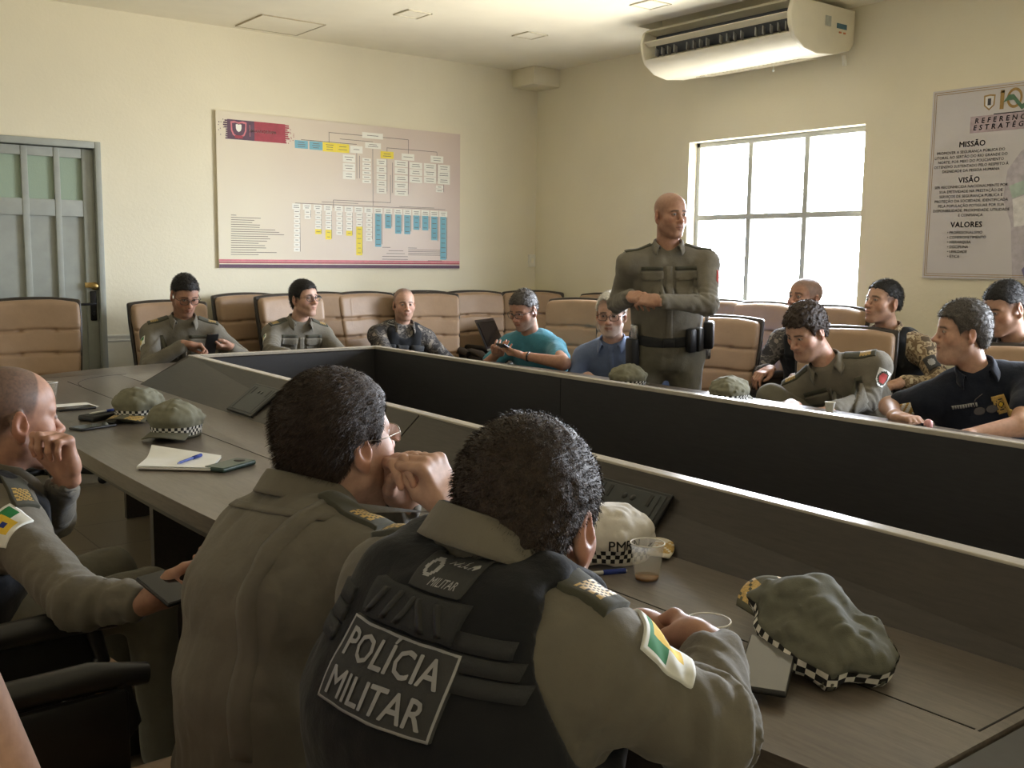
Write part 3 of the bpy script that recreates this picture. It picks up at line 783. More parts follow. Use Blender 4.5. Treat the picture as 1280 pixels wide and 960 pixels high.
def pockets(P, mat, t=.73, names=True):
    L = np.linalg.norm(P.neck-P.hip)
    for sd in (1, -1):
        c = P.hip+P.u*L*t+P.s*sd*.088
        decal('pocket', P.bvh, P.shirt, P.org, c-P.u*.03, -P.f, P.u, .112, .115, [mat], None, 8, 8, .003, .6)
        decal('pocket_flap', P.bvh, P.shirt, P.org, c+P.u*.018, -P.f, P.u, .120, .050, [mat], None, 8, 5, .007, .6, keep=lambda u, v: v > .25 or abs(u-.5) < .36)
        if names: decal('name_tape', P.bvh, P.shirt, P.org, c+P.u*.058, -P.f, P.u, .115, .018, [OLIVED], None, 6, 2, .004, .6)
    decal('button_placket', P.bvh, P.shirt, P.org, P.hip+P.u*L*.45, -P.f, P.u, .036, L*.8, [mat], None, 3, 22, .0035, .6)
def uniform_trim(P, gold=True, pk=True):
    epaulettes(P, gold)
    if pk: pockets(P, P.shirt.data.materials[0])
def phone_mesh(name, loc, w, l, t, mat, mat2, R=None, label=None, group=None, cam=False, cat='phone'):
    b = MB(); b.box((0, 0, t/2), (w, l, t), bev=min(.006, t*.45), seg=3)
    o = b.build('phone_case' if False else name, [mat], None, loc, 40)
    M = R if R is not None else Matrix.Identity(3)
    o.rotation_euler = M.to_euler()
    b = MB(); b.box((0, 0, t+.0004), (w*.93, l*.95, .0008), bev=.0003, seg=1); b.build('screen' if not cam else 'back_glass', [mat2], o)
    if cam:
        b = MB(); b.lathe([(0, t+.003), (.016, t+.003), (.018, t+.0015), (.018, t)], 20, Matrix.Translation((0, l*.28, 0))); b.build('camera_ring', [BLACKP], o)
    return prop(o, label, cat, group)
def rz(d): return Matrix.Rotation(math.radians(d), 3, 'Z')

# ------------------------------------------------------------------ chair
LEATHER = None
def leather(name, c, rough=.42):
    s = NT(name); c = srgb(*c)
    s.l(s.ramp(s.noise(5, 4), [(.3, tuple(x*.88 for x in c)), (.7, tuple(x*1.08 for x in c))]), s.b.inputs['Base Color'])
    s.set(Roughness=rough, Specular_IOR_Level=.4)
    a = s.noise(9, 3); v = s.n('ShaderNodeTexVoronoi'); v.inputs['Scale'].default_value = 260; s.l(s.coord(), v.inputs['Vector'])
    ad = s.n('ShaderNodeMath', operation='MULTIPLY_ADD'); s.l(v.outputs[0], ad.inputs[0]); ad.inputs[1].default_value = .06; s.l(a, ad.inputs[2]); s.bump(ad.outputs[0], .35, .01); return s.m
LEATHER = leather('tan_leather', (160, 133, 107)); SHELL = plain('chair_shell', (44, 37, 32), .35); ARMB = plain('chair_arm_black', (30, 29, 28), .35)
def chair_proto():
    root = empty('conference_chair')
    def bend(v):   # recline and curl
        v = v.copy(); z = v[:, 2]-.46; y = v[:, 1]
        v[:, 1] = y-.235-.16*z-.10*np.clip(z-.3, 0, 1)**2+.20*v[:, 0]**2; return v
    def halfw(z): return .235+.028*np.clip((z-.46)/.5, 0, 1)-.0*z
    def topz(x): return 1.115-.35*np.abs(x)**2.2
    def back(thk, y0, inset, seams):
        lo = V(-.31, y0-thk-.03, .40); hi = V(.31, y0+thk+.03, 1.15)
        def f(X, Y, Z):
            w = .238+.030*np.clip((Z-.46)/.5, 0, 1)-inset
            tz = 1.118-.42*np.abs(X)**2.3-inset
            dx = np.abs(X)-w; dz = np.maximum(Z-tz, .45-Z); dy = np.abs(Y-y0)-thk
            r = .028 if seams else .012
            a, b, c = np.maximum(dx+r, 0), np.maximum(dz+r, 0), np.maximum(dy+r, 0)
            return np.sqrt(a*a+b*b+c*c)+np.minimum(np.maximum(np.maximum(dx, dz), dy)+r, 0)-r
        def disp(x, y, z):
            o = 0*x
            if seams:
                for zs in (.915, .775, .635):
                    pin = 1+1.0*np.exp(-((np.abs(x)-.10)/.018)**2)
                    o = o+.013*np.exp(-((z-zs-.004*np.cos(x*18))/.010)**2)*pin*(y > y0)
                o = o-.006*vnoise(x*9, y*9, z*9, 4)*.5
            return o
        v, q = sdf_mesh([(f, lo+.03, hi-.03, .01, 'u', 0)], .0065, disp=disp, smooth=2); return bend(v), q
    v, q = back(.040, .012, .017, True); link('backrest', npmesh('backrest', v, q, [LEATHER]), root)
    v, q = back(.020, -.028, .0, False); link('back_shell', npmesh('back_shell', v, q, [SHELL]), root)
    pr = [P_bx((0, .03, .455), (.25, .255, .05), .04)]
    v, q = sdf_mesh(pr, .009, disp=lambda x, y, z: .010*np.exp(-((y-.06)/.008)**2)*(z > .46)+.003*vnoise(x*9, y*9, z*9, 2), smooth=2)
    link('seat', npmesh('seat', v, q, [LEATHER]), root)
    b = MB(); b.box((0, .02, .40), (.46, .46, .03), bev=.01); b.build('seat_pan', [SHELL], root, smooth_angle=40)
    for sd in (1, -1):
        b = MB(); b.tube([(sd*.285, -.24, .64), (sd*.29, -.1, .655), (sd*.29, .12, .655), (sd*.288, .22, .64)], [.022, .026, .028, .020], 12)
        b.tube([(sd*.285, .17, .64), (sd*.287, .19, .56), (sd*.275, .10, .46), (sd*.24, .0, .40)], [.018, .018, .016, .016], 10)
        b.tube([(sd*.285, -.22, .645), (sd*.265, -.235, .56), (sd*.245, -.22, .48)], [.016, .016, .014], 10)
        b.box((sd*.272, .0, .535), (.022, .36, .19), bev=.01); b.build('armrest', [ARMB], root, smooth_angle=40)
    b = MB(); b.lathe([(.0, .39), (.06, .39), (.055, .36), (.028, .34), (.028, .12), (.05, .11), (.05, .07), (0, .07)], 20); b.build('column', [ARMB], root)
    for k in range(5):
        a = 2*math.pi*k/5+.3; c, s_ = math.cos(a), math.sin(a)
        b = MB(); b.tube([(c*.03, s_*.03, .095), (c*.18, s_*.18, .085), (c*.30, s_*.30, .066)], [.026, .022, .016], 8)
        lg = b.build('base_leg', [ARMB], root)
        b = MB(); M = Matrix.Translation((c*.30, s_*.30, .029)) @ Matrix.Rotation(a, 4, 'Z') @ Matrix.Rotation(math.pi/2, 4, 'X')
        b.lathe([(0, -.022), (.024, -.022), (.029, -.015), (.029, .015), (.024, .022), (0, .022)], 16, M); b.build('caster', [BLACKP], lg)
    return root
def copy_tree(o, parent=None):
    c = o.copy(); COL.objects.link(c); c.parent = parent
    for ch in list(o.children): copy_tree(ch, c)
    return c
_chair = [None]
def chair(x, y, facing, label, group=None, tilt=0):
    if _chair[0] is None: _chair[0] = chair_proto(); o = _chair[0]
    else: o = copy_tree(_chair[0])
    o.location = (x, y, 0); o.rotation_euler = (0, 0, math.radians(-facing)); prop(o, label, 'chair'); 
    if group: o['group'] = group
    return o
# ------------------------------------------------------------------ cap
def cap_mesh(loc, rot, label, cloth_m, visor_m, group=None, gold=False, slump=0., squash=1., text=None, s=1.0, seed=1, checker=True, tilt=None, name='field_cap'):
    """soft peaked field cap: crown, visor, chequered band. local +y = visor"""
    root = empty(name, loc, 0, label, 'cap', group); root.rotation_euler = (tilt or (0, 0, 0))
    root.rotation_euler = (root.rotation_euler[0], root.rotation_euler[1], math.radians(-rot))
    pr = [P_ec((0, 0, .012*s), (0, -.004, .060*s*squash), (1, 0, 0), (.080*s, .100*s), (.086*s, .104*s), .03)]
    pr.append(P_el((0, -.005, .068*s*squash), (.088*s, .105*s, .034*s*squash), .03))
    if slump: pr.append(P_el((.02*s, -.09*s, .04*s), (.07*s, .06*s, .038*s), .04))
    def disp(x, y, z):
        n = vnoise(x*22, y*22, z*30, seed); n2 = vnoise(x*45, y*45, z*45, seed+2)
        return (.006+.006*slump)*n+.0045*(1-2*np.abs(n2))*np.clip(z/.04, 0, 1)
    v, q = sdf_mesh(pr, .0055*s, clip=[(lambda X, Y, Z: -Z+.001+0*X, .004)], disp=disp, smooth=1)
    link('crown', npmesh('crown', v, q, [cloth_m]), root); bv = bvh_of(v, q)
    vv, ff, mi = [], [], []; n, m = 26, 9
    for k in (0, 1):
        for i in range(n+1):
            a = math.radians(-62+124*i/n)
            for j in range(m+1):
                t = j/m; base = V(math.sin(a)*.081*s, math.cos(a)*.099*s, 0); out = V(math.sin(a)*.088*s, (.100+.066*max(0, math.cos(a*1.28)))*s, 0) if True else 0
                p = base*(1-t)+out*t; p[2] = .030*s-.004*t*s-.022*s*(p[0]/(.085*s))**2*(.4+.6*t)+(.0 if k == 0 else -.0035); vv.append(p)
    N = (n+1)*(m+1)
    for k in (0, 1):
        for i in range(n):
            for j in range(m):
                a = k*N+i*(m+1)+j; f = (a, a+1, a+m+2, a+m+1); ff.append(f if k else f[::-1])
                u_ = (i+.5)/n-.5; g = gold and k == 0 and .25 < (j+.5)/m < .95 and .12 < abs(u_) < .44 and (i*3+j*2) % 5; mi.append(1 if g else 0)
    for i in range(n):
        a = i*(m+1)+m; ff.append((a, a+m+1, a+m+1+N, a+N)); mi.append(0)
    for i in (0, n):
        for j in range(m):
            a = i*(m+1)+j; ff.append((a, a+1, a+1+N, a+N)); mi.append(0)
    mb = MB(); fs = mb.faces_from([tuple(p) for p in vv], ff)
    for f, k in zip(fs, mi): f.material_index = k; f.smooth = True
    mb.build('visor', [visor_m, GOLD], root)
    if checker:
        vv, ff, mi = [], [], []; n = 56
        for i in range(n):
            a = 2*math.pi*i/n
            for j in range(4):
                d = V(math.sin(a), math.cos(a), 0); z = (.012+.0105*j)*s
                h_ = bv.ray_cast(Vector(d*.3+V(0, 0, z)), Vector(-d), .3); p = (V(*h_[0])+d*.0025) if h_[0] else d*.1*s+V(0, 0, z)
                vv.append(p)
        for i in range(n):
            for j in range(3):
                a = i*4+j; b_ = ((i+1) % n)*4+j; ff.append((a, b_, b_+1, a+1)); mi.append((i+j) % 2)
        mb = MB(); fs = mb.faces_from([tuple(p) for p in vv], ff)
        for f, k in zip(fs, mi): f.material_index = k
        mb.build('checker_band', [CHECKB, CHECKW], root)
    if text:
        tv, tf = text_geo(text[0], text[1], .012); out = []
        for x, y in tv:
            a = text[2]-x/.095/s; d = V(math.sin(a), math.cos(a), 0); z = text[3]+y
            h_ = bv.ray_cast(Vector(d*.3+V(0, 0, z)), Vector(-d), .3); p = (V(*h_[0])+d*.002) if h_[0] else d*.1
            out.append(tuple(p))
        me = bpy.data.meshes.new('lettering'); me.from_pydata(out, [], tf); me.materials.append(CHECKB); link('lettering', me, root)
    return root
def cup_obj(loc, label, s=1.0, dregs=True, group='clear plastic cups on the table', white=False):
    root = empty('plastic_cup', loc, 0, label, 'cup', group); b = MB()
    h, r0, r1 = .078*s, .024*s, .034*s
    b.lathe([(0, .001), (r0-.001, .001), (r0, .003), (r1, h-.003), (r1+.0016, h), (r1-.0008, h), (r0-.0008, .004), (0, .003)], 32)
    b.build('cup_wall', [CUPM if not white else WHITEP], root)
    b = MB(); b.tube([(math.cos(a)*(r1+.0005), math.sin(a)*(r1+.0005), h) for a in np.linspace(0, 2*math.pi, 32, endpoint=False)], .0014, 8, closed=True); b.build('rim', [plain('cup_rim', (225, 222, 215), .3)], root)
    if dregs:
        b = MB(); b.lathe([(0, .0035), (r0-.0012, .0035), (r0-.0002, .010*s), (0, .010*s)], 28); b.build('coffee', [COFFEE], root)
    return root
def pen(p0, p1, mat, label, group=None):
    b = MB(); a, c = V(*p0), V(*p1); d = c-a
    b.tube([a, a+d*.04, a+d*.12, a+d*.96, c], [.0012, .002, .0042, .0045, .003], 10)
    o = b.build('pen', [mat], None); b = MB(); b.tube([a+d*.62, a+d*.98], [.0054, .0054], 10); k = b.build('pen_cap', [BLUEP if mat is not BLACKP else SILVER], o)
    return prop(o, label, 'pen', group)
# ------------------------------------------------------------------ the room
YA, XB, ZC, YC, XD = 7.243, 5.844, 3.0, -2.4, -2.3
def wall_mat():
    s = NT('wall_paint'); n = s.noise(2.2, 5); c = srgb(230, 223, 200)
    s.l(s.ramp(n, [(.3, tuple(x*.95 for x in c)), (.72, c)]), s.b.inputs['Base Color']); s.set(Roughness=.8, Specular_IOR_Level=.25)
    s.bump(s.noise(45, 4), .12, .01); return s.m
WALL = wall_mat(); CEIL = plain('ceiling_paint', (236, 230, 210), .85, var=.03, scale=3); DADO = WALL
def floor_mat():
    s = NT('floor_tile'); b = s.n('ShaderNodeTexBrick'); b.offset = 0; b.inputs['Scale'].default_value = 1; b.inputs['Brick Width'].default_value = .45; b.inputs['Row Height'].default_value = .45; b.inputs['Mortar Size'].default_value = .003
    b.inputs['Color1'].default_value = (*srgb(150, 138, 118), 1); b.inputs['Color2'].default_value = (*srgb(143, 131, 112), 1); b.inputs['Mortar'].default_value = (*srgb(95, 88, 76), 1)
    s.l(s.coord(), b.inputs['Vector']); s.l(b.outputs[0], s.b.inputs['Base Color']); s.set(Roughness=.3); return s.m
FLOOR = floor_mat(); RAIL = plain('rail_white', (228, 226, 214), .5, var=.03); DOORG = plain('door_grey', (156, 160, 153), .55, var=.06, scale=12); ALU = plain('window_frame_grey', (176, 178, 174), .45, var=.04)
def st(name, mb, mat, parent=None, **k):
    o = mb.build(name, mat, parent, **k); 
    if parent is None: o['kind'] = 'structure'
    return o
T_ = .18
b = MB(); b.box(((XB+XD)/2, (YA+YC)/2, -.05), (XB-XD+.4, YA-YC+.4, .1)); st('floor', b, FLOOR)
# ceiling with the recess the air conditioner hangs in
rx0, rx1, ry0, ry1 = 5.18, 5.43, 3.2, 5.33
b = MB()
for x0, x1, y0, y1 in ((XD-.2, rx0, YC-.2, YA+.2), (rx1, XB+.2, YC-.2, YA+.2), (rx0, rx1, YC-.2, ry0), (rx0, rx1, ry1, YA+.2)):
    b.box(((x0+x1)/2, (y0+y1)/2, ZC+.05), (x1-x0, y1-y0, .1))
b.box(((rx0+rx1)/2, (ry0+ry1)/2, ZC+.28), (.3, ry1-ry0+.1, .02))
for xx in (rx0-.01, rx1+.01): b.box((xx, (ry0+ry1)/2, ZC+.19), (.02, ry1-ry0+.04, .19))
for yy in (ry0-.01, ry1+.01): b.box(((rx0+rx1)/2, yy, ZC+.19), (.3, .02, .19))
st('ceiling', b, CEIL)
dx0, dx1, dz1 = .99, 2.075, 2.125      # door opening
b = MB()
b.box(((dx1+XB+.2)/2, YA+T_/2, ZC/2), (XB+.2-dx1, T_, ZC)); b.box(((XD+dx0)/2, YA+T_/2, ZC/2), (dx0-XD, T_, ZC)); b.box(((dx0+dx1)/2, YA+T_/2, (ZC+dz1)/2), (dx1-dx0, T_, ZC-dz1))
b.box(((dx0+dx1)/2, YA+T_+.02, dz1/2), (dx1-dx0, .04, dz1)); st('wall_back', b, WALL)
def window_wall(wins, XB=XB, nm='wall_right'):
    b = MB(); ys = [YC-.2]
    for y0, y1, z0, z1 in wins: ys += [y0, y1]
    ys.append(YA+.2)
    for i in range(0, len(ys), 2): b.box((XB+T_/2, (ys[i]+ys[i+1])/2, ZC/2), (T_, ys[i+1]-ys[i], ZC))
    for y0, y1, z0, z1 in wins:
        b.box((XB+T_/2, (y0+y1)/2, z0/2), (T_, y1-y0, z0)); b.box((XB+T_/2, (y0+y1)/2, (ZC+z1)/2), (T_, y1-y0, ZC-z1))
    st(nm, b, WALL)
WIN = [(.2, 1.9, .95, 2.265), (3.915, 5.416, .95, 2.265)]  # first entry: unseen window added to bring daylight into the room
window_wall(WIN)
WINL = []
window_wall(WINL, XD-T_, 'wall_left')
b = MB(); b.box(((XB+XD)/2, YC-T_/2, ZC/2), (XB-XD+.4, T_, ZC)); st('wall_front', b, WALL)

def window(n, y0, y1, z0, z1, XB=XB, sg=1):
    xf = XB+.115*sg; b = MB(); w = .035; W = y1-y0
    for y in (y0+w/2, y1-w/2): b.box((xf, y, (z0+z1)/2), (.06, w, z1-z0), bev=.004)
    for z in (z0+w/2, z1-w/2): b.box((xf, (y0+y1)/2, z), (.06, W, w), bev=.004)
    for k in (1, 2): b.box((xf-.001*sg, y0+W*k/3+(.005 if k == 1 else -.01), (z0+z1)/2), (.05, .042, z1-z0), bev=.004)
    b.box((xf-.004*sg, (y0+y1)/2, 1.708), (.05, W, .04), bev=.004)
    o = st('window_%d' % n, b, ALU, smooth_angle=40); prop(o, 'grey framed window with six bright panes')
    for k in range(3):
        for z0_, z1_ in ((z0+.03, 1.69), (1.725, z1-.03)):
            ya, yb = y0+W*k/3+.02, y0+W*(k+1)/3-.02; p = MB(); p.box((xf+.012*sg, (ya+yb)/2, (z0_+z1_)/2), (.004, yb-ya, z1_-z0_)); p.build('window_pane', [PANE], o)
    s = MB(); s.box((XB+.03*sg, (y0+y1)/2, z0+.008), (.12, W+.0, .016), bev=.004); s.build('window_sill', [RAIL], o)
for i, wv in enumerate(WIN[::-1]): window(i+1, *wv)
for i, wv in enumerate(WINL): window(i+4, *wv, XD, -1)
# door
b = MB()
for x in (dx0+.019, dx1-.019): b.box((x, YA+.02, dz1/2), (.038, .12, dz1), bev=.004)
b.box(((dx0+dx1)/2, YA+.0202, dz1-.022), (dx1-dx0-.077, .119, .044), bev=.004)
frame = b
yl = YA+.025
leaf = MB(); xl0, xl1, zl1 = dx0+.04, dx1-.04, dz1-.05
panes = [(1.227, 1.378), (1.417, 1.586), (1.626, 1.785), (1.822, 1.962)]
stiles = [xl0, 1.227-.0, 1.378, 1.417, 1.586, 1.626, 1.785, 1.822, 1.962, xl1]
for i in range(0, len(stiles), 2): leaf.box(((stiles[i]+stiles[i+1])/2, yl, zl1/2), (stiles[i+1]-stiles[i], .045, zl1), bev=.003)
for z0, z1 in ((2.014, zl1), (1.63, 1.738), (0, .2)): leaf.box(((xl0+xl1)/2, yl+.002, (z0+z1)/2), (xl1-xl0, .042, z1-z0), bev=.003)
leaf.box(((xl0+xl1)/2, yl+.012, .9), (xl1-xl0, .02, 1.5))
door = st('door_1', leaf, DOORG, smooth_angle=40)
frame.build('door_frame', [DOORG], door, smooth_angle=40)
for x0, x1 in panes:
    p = MB(); p.box(((x0+x1)/2, yl+.005, 1.876), (x1-x0+.01, .008, .28)); p.build('door_pane', [FROST], door)
p = MB(); p.box((2.0, yl-.03, 1.035), (.042, .014, .20), bev=.012, seg=3); p.tube([(2.0, yl-.035, 1.05), (2.0, yl-.075, 1.05), (1.98, yl-.08, 1.05), (1.90, yl-.078, 1.048)], .009, 10); p.lathe([(0, .012), (.013, .012), (.014, 0)], 16, Matrix.Translation((2.0, yl-.035, .985)) @ Matrix.Rotation(math.pi/2, 4, 'X')); p.build('door_handle', [plain('handle_dark', (38, 38, 40), .3, .6)], door, smooth_angle=40)
p = MB(); M = Matrix.Translation((2.012, yl-.024, 1.168)) @ Matrix.Rotation(math.pi/2, 4, 'X'); p.lathe([(0, .034), (.016, .034), (.019, .028), (.014, .016), (.026, .012), (.026, 0)], 20, M); p.box((1.975, yl-.024, 1.175), (.05, .006, .035), bev=.002); p.build('brass_latch', [plain('brass', (190, 160, 100), .35, .8)], door)
# dado rail
def rail(n, a, c):
    b = MB(); a, c = Vector(a), Vector(c); d = c-a; L = d.length; ang = math.atan2(d.y, d.x); R3 = Matrix.Rotation(ang, 3, 'Z')
    for off, z, h_, t in ((0, 0, .050, .014), (0, .014, .016, .024), (0, -.016, .010, .020)): b.box((a+c)/2+Vector((0, 0, z)), (L, t, h_), R3, .003)
    st('trim_%d' % n, b, RAIL, smooth_angle=40)
rail(1, (dx1, YA, .81), (XB, YA, .81)); rail(2, (XB, YA, .83), (XB, YC, .83)); rail(3, (XD, YA, .81), (dx0, YA, .81))
b = MB(); b.box((XB-.115, YA-.15, ZC-.075), (.34, .30, .15), bev=.008); st('trim_4', b, WALL, smooth_angle=40)
for nm, a, c in (('baseboard_back', (dx1, YA-.006), (XB, YA-.006)), ('baseboard_right', (XB-.006, YC), (XB-.006, YA))):
    b = MB(); b.box(((a[0]+c[0])/2, (a[1]+c[1])/2, .04), (max(c[0]-a[0], .012), max(c[1]-a[1], .012), .08), bev=.003); st(nm, b, RAIL)
# ceiling fittings
LAMPW = plain('lamp_white', (238, 232, 212), .5, var=.02); LINE = plain('fitting_edge', (212, 204, 180), .6)
for x, y, lab in ((3.788, 6.034, 'square recessed ceiling light, the farthest left of three'), (4.792, 6.037, 'square recessed ceiling light nearest the back corner'), (4.80, 4.82, 'square recessed ceiling light nearest the air conditioner')):
    e = empty('ceiling_light', (x, y, ZC), 0, lab, 'ceiling light', 'square ceiling lights'); b = MB()
    for sx, sy, w, h_ in ((0, .088, .19, .014), (0, -.088, .19, .014), (.088, 0, .014, .19), (-.088, 0, .014, .19)): b.box((sx, sy, -.003), (w, h_, .008), bev=.002)
    b.build('frame', [LINE], e); b = MB(); b.box((0, 0, -.001), (.165, .165, .004)); b.build('diffuser', [LAMPW], e)
e = empty('ceiling_hatch', (3.251, 6.925, ZC), 0, 'square access hatch flush in the ceiling above the chart', 'hatch'); b = MB(); b.box((0, 0, -.002), (.455, .44, .006)); b.build('hatch_panel', [CEIL], e)
b = MB()
for sx, sy, w, h_ in ((0, .226, .47, .008), (0, -.226, .47, .008), (.234, 0, .008, .46), (-.234, 0, .008, .46)): b.box((sx, sy, -.003), (w, h_, .008))
b.build('hatch_frame', [plain('hatch_edge', (178, 166, 140), .7)], e)
b = MB(); b.box((5.80, YA-.008, 1.365), (.075, .016, .11), bev=.004); o = b.build('wall_plate', [RAIL]); prop(o, 'small white switch plate on the wall near the back corner', 'wall plate')
b = MB(); b.box((5.80, YA-.018, 1.365), (.022, .006, .04), bev=.002); b.build('switch', [LAMPW], o)

# ------------------------------------------------------------------ air conditioner
ACW = plain('air_conditioner_white', (226, 220, 200), .4, var=.03, scale=8); ACG = plain('air_conditioner_dark', (52, 56, 66), .5); ACS = plain('air_conditioner_grey', (150, 150, 150), .5)
ya0, ya1 = 4.00, 5.27
ac = empty('air_conditioner', (5.5, 4.64, 2.6), 0, 'long white ceiling mounted air conditioner above the window', 'air conditioner')
def acp(mb, name, mat, **k): return mb.build(name, mat, ac, loc=(-5.5, -4.64, -2.6) if False else None, **k)
def rel(p): return (p[0]-5.5, p[1]-4.64, p[2]-2.6)
prof = [(5.80, 2.965), (5.80, 2.76), (5.76, 2.715), (5.60, 2.675), (5.42, 2.655), (5.30, 2.675), (5.20, 2.735), (5.165, 2.80), (5.155, 2.87), (5.18, 2.945), (5.22, 2.965)]
inner = [(5.80, 2.955), (5.80, 2.76), (5.76, 2.715), (5.60, 2.675), (5.42, 2.655), (5.30, 2.675), (5.20, 2.735), (5.185, 2.76), (5.30, 2.80), (5.30, 2.93), (5.19, 2.945), (5.20, 2.962)]
Mx = Matrix(((1, 0, 0, -5.5), (0, 0, 1, -4.64), (0, 1, 0, -2.6), (0, 0, 0, 1)))
b = MB(); b.prism(inner, ya0+.03, ya1-.02, M=Mx); b.build('casing', [ACW], ac, smooth_angle=30)
for ys, ye in ((ya0, ya0+.034), (ya1-.024, ya1)):
    b = MB(); b.prism(prof, ys, ye, bev=.008, M=Mx); b.build('end_cap', [ACW], ac, smooth_angle=40)
b = MB(); b.box(rel((5.29, (ya0+ya1)/2, 2.865)), (.012, ya1-ya0-.06, .13)); b.build('outlet_back', [ACG], ac)
for zc, xx, an in ((2.862, 5.185, 28),):
    b = MB(); b.box(rel((xx, (ya0+ya1)/2, zc)), (.055, ya1-ya0-.075, .008), Matrix.Rotation(math.radians(an), 3, 'Y'), .003); b.build('louvre', [ACW], ac)
for k in range(20):
    if k in (5, 10, 15): continue
    y = ya0+.09+k*(ya1-ya0-.18)/19; b = MB(); b.box(rel((5.235, y, 2.808)), (.07, .006, .05), Matrix.Rotation(math.radians(25), 3, 'Z'), .002); b.build('vane', [ACS], ac)
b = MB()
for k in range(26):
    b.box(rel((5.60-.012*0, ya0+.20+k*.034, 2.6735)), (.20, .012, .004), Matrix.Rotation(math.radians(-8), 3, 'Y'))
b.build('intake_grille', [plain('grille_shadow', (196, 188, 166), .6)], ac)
b = MB(); b.box(rel((5.52, ya0-.002, 2.865)), (.055, .004, .06)); b.build('label_plate', [plain('ac_label', (168, 170, 160), .5)], ac)
b = MB(); b.box(rel((5.66, ya0-.002, 2.85)), (.10, .004, .03)); b.mi = 1; b.box(rel((5.645, ya0-.003, 2.812)), (.022, .004, .010)); b.box(rel((5.69, ya0-.003, 2.812)), (.022, .004, .010)); b.build('display', [plain('ac_display', (70, 110, 130), .2), plain('ac_button', (205, 130, 90), .5)], ac)
b = MB(); b.tube([rel((5.80, 4.07, 2.70)), rel((5.80, 4.06, 2.64))], .014, 12); b.build('drain_pipe', [RAIL], ac)
b = MB(); b.tube([rel((5.60, 4.47, 2.68)), rel((5.60, 4.468, 2.645))], .002, 6); b.lathe([(0, -.01), (.007, -.006), (.008, 0), (.004, .008), (0, .01)], 12, Matrix.Translation(rel((5.60, 4.468, 2.64)))); b.build('pull_tag', [WHITEP], ac)
b = MB()
b.box(rel((5.66, 4.64, 2.985)), (.24, 1.1, .03), bev=.004)
b.build('mounting_bracket', [ACS], ac)

# ------------------------------------------------------------------ organisation chart on the back wall
CH = dict(W=plain('print_white', (238, 236, 226), .6, var=.02), Y=plain('print_yellow', (236, 216, 70), .6, var=.03), B=plain('print_blue', (120, 178, 196), .6, var=.03), L=plain('print_line', (92, 82, 78), .7), T=plain('print_text', (112, 104, 96), .7), R=plain('print_crimson', (160, 58, 72), .6), N=plain('print_plum', (92, 64, 84), .6), K=plain('print_pink', (205, 120, 130), .6))
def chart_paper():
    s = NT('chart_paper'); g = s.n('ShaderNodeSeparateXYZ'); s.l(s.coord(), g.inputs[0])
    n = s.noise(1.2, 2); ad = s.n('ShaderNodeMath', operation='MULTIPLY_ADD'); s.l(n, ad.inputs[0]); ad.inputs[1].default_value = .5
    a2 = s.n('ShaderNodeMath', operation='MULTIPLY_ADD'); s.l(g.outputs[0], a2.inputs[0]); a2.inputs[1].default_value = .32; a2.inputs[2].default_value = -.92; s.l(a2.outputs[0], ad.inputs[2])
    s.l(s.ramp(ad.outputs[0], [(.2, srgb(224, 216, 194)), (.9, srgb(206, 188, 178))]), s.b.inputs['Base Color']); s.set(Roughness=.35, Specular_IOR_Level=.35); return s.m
CHP = chart_paper()
px0, px1, pz0, pz1 = 2.882, 5.002, 1.294, 2.412
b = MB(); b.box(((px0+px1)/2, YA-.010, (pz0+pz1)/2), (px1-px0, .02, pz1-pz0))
keys = list(CH); yq = YA-.0206
def q4(x0, x1, z0, z1, k, lift=0.):
    b.mi = 1+keys.index(k); y = yq-.0005*lift; b.faces_from([(x0, y, z0), (x1, y, z0), (x1, y, z1), (x0, y, z1)], [(0, 1, 2, 3)])
def pxz(x, y): p = ony(x, y, YA-.02); return p[0], p[2]
def boxpx(cx, cy, w, h_, k, sc, ox, oy, txt=2):
    x, z = pxz(ox+cx/sc, oy+cy/sc); x1, _ = pxz(ox+(cx+w/2)/sc, oy+cy/sc); _, z1 = pxz(ox+cx/sc, oy+(cy-h_/2)/sc); W2, H2 = x1-x, z1-z
    q4(x-W2, x+W2, z-H2, z+H2, k, 1)
    for t in range(txt):
        zz = z+H2*(1-2*(t+1)/(txt+1)); wv = W2*random.uniform(.45, .72); q4(x-wv, x+wv, zz-.0022, zz+.0022, 'T', 2)
def linepx(x0, y0, x1, y1, sc, ox, oy):
    (a, c), (d, e_) = pxz(ox+x0/sc, oy+y0/sc), pxz(ox+x1/sc, oy+y1/sc)
    if abs(a-d) > abs(c-e_): z = (c+e_)/2; q4(min(a, d), max(a, d), z-.002, z+.002, 'L')
    else: x = (a+d)/2; q4(x-.002, x+.002, min(c, e_), max(c, e_), 'L')
A2 = (5.818, 360, 150); A3 = (5.565, 350, 235); A1 = (3.765, 260, 120)
for l in ((298, 87, 875, 147), (298, 87, 298, 165), (875, 145, 875, 245), (720, 198, 1083, 238), (720, 198, 720, 230), (1083, 236, 1083, 265), (617, 210, 617, 625), (745, 400, 745, 603), (330, 580, 745, 603), (330, 580, 330, 640), (95, 138, 500, 182), (500, 240, 500, 425), (520, 260, 520, 425), (720, 285, 720, 520), (875, 300, 875, 540), (1083, 320, 1083, 445), (1132, 470, 1132, 525), (760, 310, 760, 530)): linepx(*l, *A2)
for bx_ in ((615, 115, 150, 42, 'W', 1), (618, 187, 115, 42, 'W', 2), (97, 178, 95, 58, 'B', 3), (203, 187, 95, 60, 'B', 3), (302, 198, 98, 66, 'Y', 3), (398, 206, 92, 64, 'Y', 2), (497, 215, 90, 52, 'W', 1), (720, 255, 95, 52, 'Y', 2), (872, 270, 92, 48, 'W', 1), (1083, 287, 92, 50, 'W', 2)): boxpx(*bx_[:5], *A2, txt=bx_[5])
